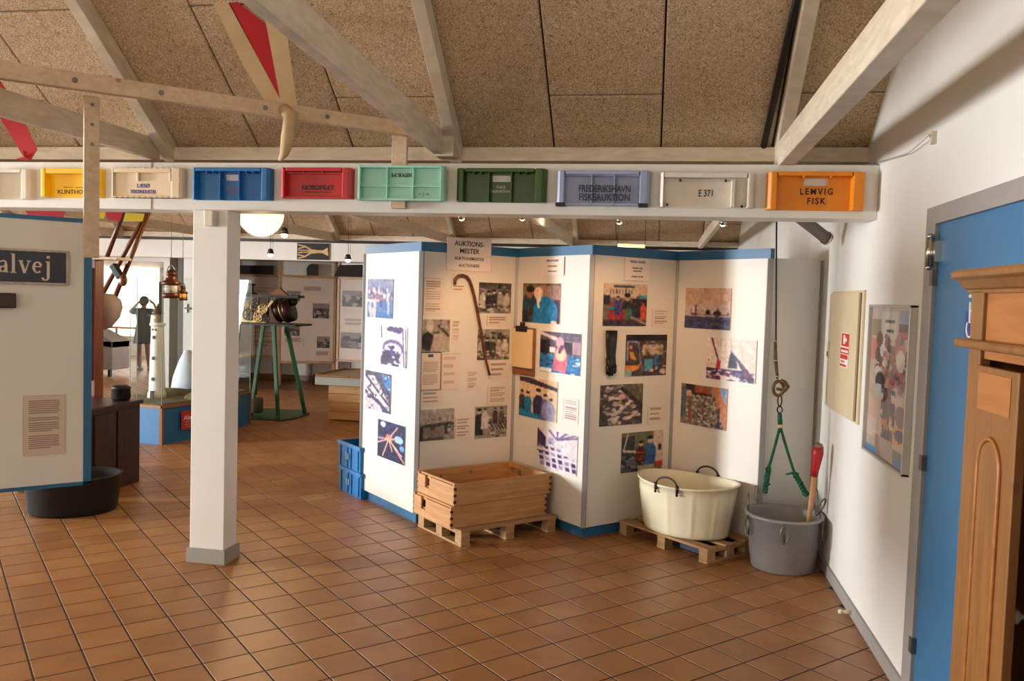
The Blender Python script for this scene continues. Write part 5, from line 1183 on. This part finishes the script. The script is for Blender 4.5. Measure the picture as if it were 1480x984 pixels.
wheel(-.2, 1.28, .075, ir); wheel(-.07, 1.25, .06, bs); wheel(-.24, 1.4, .05, bs); wheel(-.12, 1.42, .055, ir); wheel(0, 1.36, .06, bs); wheel(.03, 1.24, .05, ir)
MB().beam((-.1, -.235, 1.2), (.12, -.235, 1.46), .03, .012, (0, 1, 0)).beam((-.18, -.235, 1.32), (-.15, -.235, 1.48), .02, .01, (0, 1, 0)).beam((-.05, -.235, 1.3), (-.08, -.235, 1.46), .018, .01, (0, 1, 0)).build('lever', bs, tc_)
def drum(x, r, w, m, z):
    M = Matrix.Translation((x, -.05, z)) @ Matrix.Rotation(radians(72), 4, 'Y'); mb = MB().lathe([(.01, 0), (r, 0), (r, w), (.01, w)], 32, M); mb.build('rope_drum', m, tc_)
dm = mat('dark_copper_drum', (50, 26, 20), .35, .5, var=.2)
drum(.09, .15, .09, dm, 1.33); drum(.18, .155, .02, bs, 1.335); drum(.2, .15, .09, dm, 1.33)
MB().box(.05, .34, -.02, .02, 1.46, 1.52).ball((.28, 0, 1.45), (.06, .06, .05), seg=12).ball((.16, -.1, 1.44), (.05, .05, .05), seg=12).build('strike_train', ir, tc_)
MB().prism([(-.12, 0), (.12, 0), (.03, .07), (0, .1), (-.03, .07)], -.03, .03, Matrix.Translation((.17, -.15, 1.53)) @ Matrix.Rotation(radians(90), 4, 'X')).build('gable_bracket', copper, tc_)
MB().lathe([(.07, 0), (.07, .015), (.025, .03), (.02, .1), (.05, .12), (.05, .13), (.01, .14)], 20, Matrix.Translation((-.2, -.15, 1.53))).build('spindle', ir, tc_)
MB().tube([(-.12, -.2, 1.16), (-.12, -.2, .5)], .004, 6).build('line', ir, tc_)
MB().tube([(-.1, -.2, .65), (-.1, -.2, .28)], .009, 8).build('rod', ir, tc_)
MB().lathe([(.01, 0), (.08, 0), (.09, .02), (.09, .16), (.08, .18), (.01, .18)], 24, Matrix.Translation((-.1, -.2, .06))).build('weight', mat('grey_stone', (74, 72, 62), .8, var=.1), tc_)

# ---------------------------------------------------------------- glass case with a lighthouse model
gx0 = at_z(197, 640); gx1 = at_z(233, 643); gx2 = at_z(276, 633)
gc = thing('glass_case', 'six sided glass case on a blue wood trimmed base holding a lighthouse model', 'display case')
poly = [(gx0.x, gx0.y), (gx1.x, gx1.y), (gx2.x + .15, gx2.y + .38), (gx2.x + .1, gx2.y + 1.1), (gx0.x - .1, gx2.y + 1.2), (gx0.x - .45, gx0.y + .55)]
MB().prism(poly, 0, .37).build('base', mat('case_blue', (26, 100, 150), .5, var=.05), gc)
mb = MB(); 
for k in range(len(poly)):
    p, q = poly[k], poly[(k + 1) % len(poly)]; mb.beam((p[0], p[1], .385), (q[0], q[1], .385), .035, .03)
mb.build('top_rail', pine3, gc)
for k, p in enumerate(poly): MB().box(p[0] - .016, p[0] + .016, p[1] - .016, p[1] + .016, .0, .37).build('corner_strip', pine3, gc)
glass = clearglass('case_glass', (.97, .99, .98, 1))
ce = mat('glass_edge', (120, 140, 130), .2, var=0)
for k in range(len(poly)):
    p, q = poly[k], poly[(k + 1) % len(poly)]
    MB().beam((p[0], p[1], 1.05), (q[0], q[1], 1.05), .004, 1.3).build('glass_pane', glass, gc)
    MB().box(p[0] - .003, p[0] + .003, p[1] - .003, p[1] + .003, .4, 1.70).build('glass_edge', ce, gc)
gcx, gcy = sum(p[0] for p in poly) / 6, sum(p[1] for p in poly) / 6
ins = [(gcx + (p[0] - gcx) * .96, gcy + (p[1] - gcy) * .96) for p in poly]
MB().prism(ins, .37, .41).ball((gcx + .35, gcy - .1, .4), (.3, .28, .1)).ball((gcx - .3, gcy + .1, .4), (.3, .3, .06)).build('landscape', mat('model_moorland', (96, 86, 50), .95, var=.5, scale=14, bump=.6, bscale=30), gc)
lh = at_Y(227, 566, 8.15); Tm = thing('lighthouse_model', 'white lighthouse model with tiny windows and a brass lantern inside the glass case', 'model', (lh.x, lh.y, .41))
h0 = at_Y(228, 470, 8.15).z - .41
MB().lathe([(.098, 0), (.095, .05), (.085, .07), (.066, h0 * .9), (.066, h0)], 8).build('tower', white_beam, Tm)
MB().lathe([(.066, h0 - .01), (.082, h0), (.082, h0 + .02), (.066, h0 + .02)], 8).lathe([(.055, h0), (.055, h0 + .03), (.01, h0 + .03)], 16).build('gallery', white_beam, Tm)
MB().lathe([(.042, h0 + .03), (.042, h0 + .13), (.01, h0 + .13)], 12).build('lantern_glass', mat('lantern_amber', (150, 128, 104), .3, var=.2), Tm)
MB().lathe([(.062, h0 + .12), (.058, h0 + .14), (.025, h0 + .18), (.01, h0 + .21), (.001, h0 + .24)], 16).build('dome', mat('brown_dome', (84, 50, 36), .6, var=.1), Tm)
mb = MB()
for z in (.22, .48, .74): mb.box(-.012, .012, -.098 + z * .03, -.05, z * h0 * 1.1, z * h0 * 1.1 + .035)
for s in (-.03, .03): mb.box(s * .6 - .006, s * .6 + .006, -.072, -.05, h0 * .93, h0 * .93 + .018)
mb.build('window', black, Tm); MB().box(-.018, .018, -.102, -.05, 0, .08).build('door', black, Tm)
# red sign on the case base
p, q = Vector((gx1.x, gx1.y)), Vector((gx2.x + .15, gx2.y + .38)); u = (q - p).normalized(); n = Vector((u.y, -u.x, 0))
a, b_ = at_P(259.5, 594, p, q), at_P(259.5, 621, p, q)
mb = MB().box(0, .30, 0, a.z - b_.z, .0, .006); o = mb.build('red_sign', mat('sign_red', (176, 40, 36), .5, var=.03)); o.matrix_world = frame_matrix((a.x + n.x * .02, a.y + n.y * .02, b_.z), (u.x, u.y, 0), n); tag(o, 'small red warning sign on the blue glass case base beside the pillar', 'sign')
lettering(o, 'Alarm', .07, whiteink, Matrix.Translation((.12, .12, .0068)), bold=.001)
lettering(o, '----------\n----------\n-------', .045, whiteink, Matrix.Translation((.12, .055, .0068)), line=.6)

# ---------------------------------------------------------------- dark cabinet and things on the left
a = at_z(135, 720); b_ = at_z(196, 695)
cz = .672
cab = thing('dark_cabinet', 'dark stained wooden cabinet beside the hanging board', 'cabinet', (a.x - .02, a.y, 0), 0)
cx0, cw, cl = -.62, .60, b_.y - a.y + .0
MB().box(cx0, 0, 0, cl, 0.0, cz - .03).build('carcase', darkwood, cab, bevel=.004)
MB().box(cx0 - .02, .02, -.02, cl + .02, cz - .03, cz).build('top', darkwood, cab, bevel=.004)
MB().box(0, .014, .03, cl * .46, .04, cz - .06).build('door', darkwood, cab, bevel=.003); MB().box(0, .014, cl * .5, cl - .03, .04, cz - .06).build('door', darkwood, cab, bevel=.003)
p = at_z(161, 560, cz); 
c = at_Y(171, 560, 6.0); o = MB().lathe([(.01, 0), (.06, 0), (.075, .02), (.07, .09), (.08, .1), (.05, .12), (.01, .12)], 20).build('small_dark_pot', darkmetal); o.location = (a.x - .14, 6.05, cz); o.location.y += .06; tag(o, 'small dark round pot on the top of the dark cabinet', 'pot')
# upright red brown exhibit case behind the board with a shelf plank
x1_ = at_Y(150, 470, 6.35).x; zt_ = at_Y(140, 374, 6.35).z
uc = thing('upright_cupboard', 'tall red brown wooden cupboard rising behind the hanging board', 'cupboard', (x1_ - .5, 6.24, 0))
MB().box(0, .5, 0, .11, 0, zt_ - .01).build('carcase', redwood, uc, bevel=.004); MB().box(.2, .48, -.012, 0, .8, zt_ - .08).build('door', redwood, uc, bevel=.003)
MB().box(.44, .455, -.02, -.012, 1.02, 1.1).build('keyhole_plate', darkmetal, uc)
MB().box(-.1, .74, -.06, .13, zt_ - .01, zt_ + .012).build('top_plank', MATS['planed_pine'], uc, bevel=.003)
# oars leaning
oarw = woodmat('varnished_oar', (86, 46, 22), (122, 72, 38), .35, (20, 20, 3), knots=False)
for lab, a, b_ in (('leftmost varnished oar slanting down behind the hanging board', (181, 300), (154, 372)), ('middle varnished oar crossing the shelf plank', (214, 304), (148, 425)), ('right varnished oar, thin one reaching the white sail', (206, 330), (166, 430))):
    A, B = at_Y(*a, 6.55 + .09 * a[0] / 50), at_Y(*b_, 6.55 + .09 * a[0] / 50)
    o = MB().tube([A + (A - B) * .25, B], [.018, .022], 10).build('oar', oarw); tag(o, lab, 'oar', 'leaning oars')
c = at_Y(169, 392, 6.85); o = MB().box(-.03, .03, -.03, .03, -.07, .07).build('pulley_block', black, bevel=.01); o.location = c; o.rotation_euler = (0, radians(-35), 0); tag(o, 'black pulley block fixed on the middle oar', 'pulley')
c = at_Y(178, 405, 6.83); o = MB().ball((0, 0, 0), (.04, .03, .055), seg=14).build('wooden_float', oarw); o.location = c; tag(o, 'small brown wooden float hanging on the right oar', 'float')
# white canvas covered shape
c = at_Y(150, 449, 6.75); mb = MB().lathe([(.01, -.17), (.06, -.15), (.13, -.06), (.155, .03), (.14, .10), (.08, .15), (.01, .155)], 24); o = mb.build('canvas_float', mat('grey_canvas', (168, 152, 140), .8, var=.05)); o.location = (c.x, c.y, c.z); tag(o, 'large pale grey canvas float hanging by the upright cupboard', 'float')
a, b_ = at_z(140, 541), at_z(166, 541)
mb = MB().box(-.7, .2, 0, .5, .12, .62).prism([(-.7, .62), (.2, .50), (.2, .62), (-.2, .80), (-.7, .80)], 0, .5, Matrix(((1, 0, 0, 0), (0, 0, 1, 0), (0, 1, 0, 0), (0, 0, 0, 1)))); bnc = thing('grey_chest', 'grey chest on short legs in the doorway behind the dark cabinet', 'chest', (at_z(163, 545).x - .22, at_z(163, 545).y, 0))
mb.build('body', mat('grey_cloth', (150, 140, 132), .7, var=.05), bnc, bevel=.01); MB().box(.1, .15, .03, .08, 0, .12).box(-.65, -.6, .03, .08, 0, .12).build('leg', black, bnc)
# ship lanterns
def lantern(label, x, y0, y1, Y, s, glassm):
    top_, bot = at_Y(x, y0, Y), at_Y(x, y1, Y); h = top_.z - bot.z; r = h * .27 * s; t = thing('ship_lantern', label, 'lantern', (top_.x, Y, bot.z), 0, 'brass ship lanterns')
    MB().lathe([(.01, 0), (r * .92, 0), (r * .95, h * .12), (r * .85, h * .16)], 24).lathe([(r * .85, h * .40), (r * 1.05, h * .43), (r * 1.05, h * .50), (r * .6, h * .56), (r * .52, h * .72), (r * .62, h * .74), (r * .5, h * .80), (r * .2, h * .88), (.005, h * .9)], 24).build('body', copper if s > .9 else brass, t)
    MB().lathe([(r * .82, h * .15), (r * .86, h * .29), (r * .82, h * .43)], 24).build('lens', glassm, t)
    mb = MB()
    for k in range(6): a = pi / 3 * k; mb.tube([(r * .93 * cos(a), r * .93 * sin(a), h * .15), (r * .93 * cos(a), r * .93 * sin(a), h * .43)], .004, 5)
    mb.build('guard_bar', brass, t); MB().tube([(r * .5 * cos(a), 0, h * .82 + r * .7 * sin(a)) for a in [pi * q / 8 for q in range(9)]], .005, 6).tube([(0, 0, h * .98), (0, 0, ceil_z(Y) - bot.z - .005)], .0025, 6).build('bail', steel, t)
lantern('large brass and copper ship lantern hanging left of the pillar', 247.5, 384, 431, 7.0, 1.0, mat('lens_glass', (200, 196, 184), .1, var=.05))
lantern('small copper lantern with an amber lens hanging right of the large ship lantern', 264, 410, 434, 7.2, 1.1, mat('amber_lens', (210, 150, 80), .15, var=.1, emit=(255, 170, 70), emits=.35))

# ---------------------------------------------------------------- bright room beyond: furniture, person
pc_ = at_z(207, 535)
py = pc_.y; H1 = at_Y(207, 430, py).z; s = H1 / 1.62
per = thing('person', 'woman in a short black dress seen from behind, both hands raised to her head', 'person', (pc_.x, py, 0)); per.scale = (s, s, s)
skin = mat('skin', (150, 98, 78), .55, var=.03); dress = mat('black_dress', (20, 20, 22), .7, var=.3, scale=12); hairm = mat('brown_hair', (56, 34, 24), .6, var=.3, scale=30)
def skinfig(name, verts, edges, radii, m, parent, sub=1):
    me = bpy.data.meshes.new(name); me.from_pydata(verts, edges, []); o = link(name, me, m, parent)
    sk = o.modifiers.new('skin', 'SKIN'); sk.use_smooth_shade = True; 
    for v, r in zip(me.skin_vertices[0].data, radii): v.radius = (r, r) if not isinstance(r, tuple) else r
    me.skin_vertices[0].data[0].use_root = True; sb_ = o.modifiers.new('sub', 'SUBSURF'); sb_.levels = sub; sb_.render_levels = sub; return o
V_ = [(0, 0, .90), (0, 0, 1.12), (0, .0, 1.30), (0, .01, 1.38), (0, .02, 1.44), (0, .03, 1.53),
      (-.09, 0, .84), (-.10, -.01, .46), (-.105, .01, .08), (-.11, .10, .03),
      (.09, 0, .84), (.11, -.01, .46), (.13, .01, .08), (.15, .10, .03),
      (-.17, 0, 1.31), (-.36, .02, 1.28), (-.20, .10, 1.50), (-.13, .10, 1.55),
      (.17, 0, 1.31), (.32, .06, 1.26), (.17, .13, 1.48), (.11, .12, 1.54)]
E_ = [(0, 1), (1, 2), (2, 3), (3, 4), (4, 5), (0, 6), (6, 7), (7, 8), (8, 9), (0, 10), (10, 11), (11, 12), (12, 13), (2, 14), (14, 15), (15, 16), (16, 17), (2, 18), (18, 19), (19, 20), (20, 21)]
R_ = [.13, .11, .12, .055, .05, .085, .085, .055, .036, .035, .085, .055, .036, .035, .055, .042, .028, .03, .055, .042, .028, .03]
n0 = len(V_)
for wi, (bx_, by_, bz_), sg in ((17, (-.13, .10, 1.55), 1), (21, (.11, .12, 1.54), -1)):
    for k in range(4):
        V_ += [(bx_ + sg * (.03 + .004 * k), by_ - .03 + .018 * k, bz_ + .03), (bx_ + sg * (.055 + .003 * k), by_ - .035 + .018 * k, bz_ + .045)]; i0 = len(V_) - 2; E_ += [(wi, i0), (i0, i0 + 1)]; R_ += [.011, .009]
    V_ += [(bx_ + sg * .02, by_ - .045, bz_ - .02)]; E_ += [(wi, len(V_) - 1)]; R_ += [.012]
skinfig('body', V_, E_, R_, skin, per)
mb = MB().lathe([(.235, .60), (.23, .62), (.20, .80), (.185, .92), (.155, 1.05), (.165, 1.2), (.17, 1.30), (.12, 1.375), (.07, 1.39)], 28, sx=1.0, sy=.72)
for sx_ in (-1, 1): mb.tube([(sx_ * .12, 0, 1.32), (sx_ * .19, .0, 1.315), (sx_ * .27, .01, 1.30)], [.075, .075, .07], 14)
mb.build('dress', dress, per)
MB().ball((0, .02, 1.555), (.098, .11, .105), seg=20).ball((0, -.03, 1.50), (.075, .06, .07), seg=14).build('hair', hairm, per)
MB().ball((-.11, .05, .03), (.045, .11, .035), seg=12).ball((.145, .05, .03), (.045, .11, .035), seg=12).build('shoe', mat('grey_shoe', (110, 104, 100), .6, var=.1), per)
# low railing, display table and pale blue transom beyond
rl = thing('railing', 'low wooden barrier in the bright room behind the person', 'railing', (at_z(150, 520).x, 15.6, 0))
for k in range(5): MB().box(k * .55, k * .55 + .035, 0, .035, 0, .72).build('post', MATS['planed_pine'], rl)
for z in (.45, .7): MB().box(0, 2.3, -.005, .03, z, z + .04).build('rail', MATS['planed_pine'], rl)
ct = thing('white_counter', 'long white counter in the bright room beyond the doorway', 'counter', (-13.0 + .9, 17.2, 0)); MB().box(0, 3.6, 0, .6, .0, .42).build('body', white_beam, ct, bevel=.01); MB().box(-.03, 3.63, -.03, .63, .42, .45).build('top', MATS['planed_pine'], ct, bevel=.005)
a, b_ = at_Y(140, 418, 19.5), at_Y(210, 421, 19.5); o = MB().box(a.x - 1, b_.x, 19.5, 19.6, a.z - .05, a.z + .05).box((a.x + b_.x) / 2 - .05, (a.x + b_.x) / 2 + .05, 19.5, 19.6, a.z - .3, a.z).build('transom_bar', mat('light_blue_paint', (90, 170, 210), .5, var=.03)); structure(o)
structure(MB().box(-12.2, -7.6, YW + .2, 20.8, 1.98, 2.06).build('soffit', white_beam))
a = at_Y(226, 470, 16.5); b_ = at_Y(240, 470, 16.5)
structure(MB().box(a.x, b_.x + 1.2, 16.6, 16.8, 0, 2.0).build('wall_panel', white_wall))
o = MB().box(at_Y(229, 440, 15.5).x, at_Y(236, 440, 15.5).x, 15.5, 15.55, .55, at_Y(231, 407, 15.5).z).build('dark_banner', black); tag(o, 'narrow black upright sign standing just left of the large ship lantern', 'sign')
o = MB().box(at_Y(243, 440, 12.6).x, at_Y(255, 440, 12.6).x, 12.6, 12.7, 0.0, 1.9).build('white_locker', white_beam, bevel=.01); tag(o, 'tall narrow white panel in the doorway behind the ship lantern', 'panel')
# folded pale blue cloth beside the pillar
c = at_Y(268, 532, 9.4); mb = MB().lathe([(.2, -.28), (.17, -.1), (.1, .1), (.04, .22)], 9); o = mb.build('hanging_cloth', mat('pale_blue_cloth', (206, 210, 220), .8, var=.08, scale=8)); o.location = c + Vector((.03, 0, 0)); tag(o, 'pale bluish draped cloth showing just left of the pillar behind the glass case', 'cloth')

# ---------------------------------------------------------------- flags
redc, whc, yec = mat('red_bunting', (172, 10, 24), .8, var=.06, scale=4), mat('cream_bunting', (190, 164, 124), .8, var=.08, scale=9), mat('yellow_bunting', (206, 176, 10), .8, var=.06)
def cloth(name, pts, m, par=None, th=.004, bend=None):
    """flat piece of cloth through world points, thickened"""
    P = [Vector(p) for p in pts]; n = (P[1] - P[0]).cross(P[2] - P[0]).normalized() * th / 2
    bm_ = MB(); a = [bm_.bm.verts.new(p + n) for p in P]; b = [bm_.bm.verts.new(p - n) for p in P]
    bm_.bm.faces.new(a); bm_.bm.faces.new(b[::-1])
    for k in range(len(P)): bm_.bm.faces.new((a[k], b[k], b[(k + 1) % len(P)], a[(k + 1) % len(P)]))
    return bm_.build(name, m, par)
YFL = 3.95
def fp(x, y, Y=YFL): return at_Y(x, y, Y)
fg = thing('pennant', 'large hanging red pennant with wide cream edges, its tip draped over the batten', 'pennant')
cloth('red_field', [fp(320, -15), fp(384, 34), fp(405, 143)], redc, fg)
cloth('cream_edge', [fp(298, -15), fp(322, -15), fp(405, 143), fp(412, 160), fp(390, 158), fp(352, 95)], whc, fg)
cloth('cream_edge', [fp(384, 30), fp(415, 52), fp(431, 160), fp(412, 158), fp(405, 143)], whc, fg)
bb = MB().tube([fp(411, 158, 3.9), fp(420, 168, 3.86), fp(417, 182, 3.88), fp(416, 200, 3.9), fp(411, 222, 3.92), fp(404, 231, 3.95)], [.03, .035, .028, .034, .022, .008], 10); bb.build('draped_tip', whc, fg)
f2 = thing('pennant', 'red pennant tail hanging under the left tie beam', 'pennant')
cloth('tail', [fp(-12, 150, 4.0), fp(34, 175, 4.0), fp(54, 216, 4.0), fp(34, 226, 4.0)], redc, f2); cloth('fold', [fp(34, 217, 3.98), fp(54, 216, 3.98), fp(44, 232, 4.0), fp(22, 230, 4.0), fp(36, 226, 3.98)], redc, f2)
cloth('upper_fold', [fp(-8, 110, 3.6), fp(1, 118, 3.6), fp(10, 132, 3.6), fp(-8, 130, 3.6)], redc, f2)
f3 = thing('pennant', 'red pennant tip hanging over the right tie beam near the top edge', 'pennant')
cloth('tip', [fp(1305, -20, 3.6), fp(1308, 14, 3.6), fp(1320, 39, 3.6), fp(1329, -4, 3.6), fp(1328, -20, 3.6)], redc, f3); cloth('fold', [fp(1326, 30, 3.62), fp(1334, 16, 3.62), fp(1343, -18, 3.62), fp(1327, -18, 3.62)], redc, f3)
fl_ = thing('signal_flag_line', 'line of red and yellow signal flags slung under the roof at the left', 'flags')
A_, B_ = Vector((TX[6] - .03, 6.0, 2.36)), Vector((TX[9] - .03, 6.0, 2.36)); MB().tube([A_, at_Y(30, 296, 6.0), at_Y(96, 299, 6.0), at_Y(154, 304, 6.0), at_Y(209, 308, 6.0), B_], .004, 5).build('line', darkmetal, fl_)
def flag_row(lab, pts, m, Y):
    cloth('signal_flag' if 0 else 'flag', [at_Y(x, y, Y) for x, y in pts], m, fl_)
flag_row('yellow signal flag at the left, right of the hanging post', [(132, 304), (154, 305), (150, 316), (132, 315)], yec, 6.0)
flag_row('red signal flag between the two yellow ones', [(152, 305), (178, 306), (173, 320), (156, 318)], redc, 6.0)
flag_row('yellow signal flag between the two oars', [(181, 308), (209, 309), (206, 320), (179, 320)], yec, 6.0)
flag_row('red flag strip above the hanging board, left of the post', [(30, 296), (96, 300), (92, 314), (40, 310)], redc, 6.0)
# black conduit beside the right truss, running up the slope
def on_slope(x, y, dz): d = ray(x, y); t = (Z0 + dz + E0 * SL - EYE) / (d[2] + SL * d[1]); return Vector(EYEV + t * d)
a, b_ = on_slope(1102, 219, -.035), on_slope(1151, 0, -.035)
o = MB().tube([a, b_ + (b_ - a) * .6], .017, 12).build('black_pipe', black); tag(o, 'black pipe running up the ceiling beside the right rafter', 'pipe')
# grey projector lamp tube near the right wall behind the beam
a, b_ = at_Y(1166, 322, 5.1), at_Y(1193, 343, 5.2); lm = thing('wall_floodlight', 'grey tubular floodlight behind the right end of the beam', 'floodlight')
MB().tube([a - (b_ - a) * .8, b_], .035, 14).build('housing', mat('grey_housing', (120, 112, 104), .5, var=.08), lm); MB().tube([b_, b_ + (b_ - a).normalized() * .02], .04, 14).build('end_cap', chrome, lm)
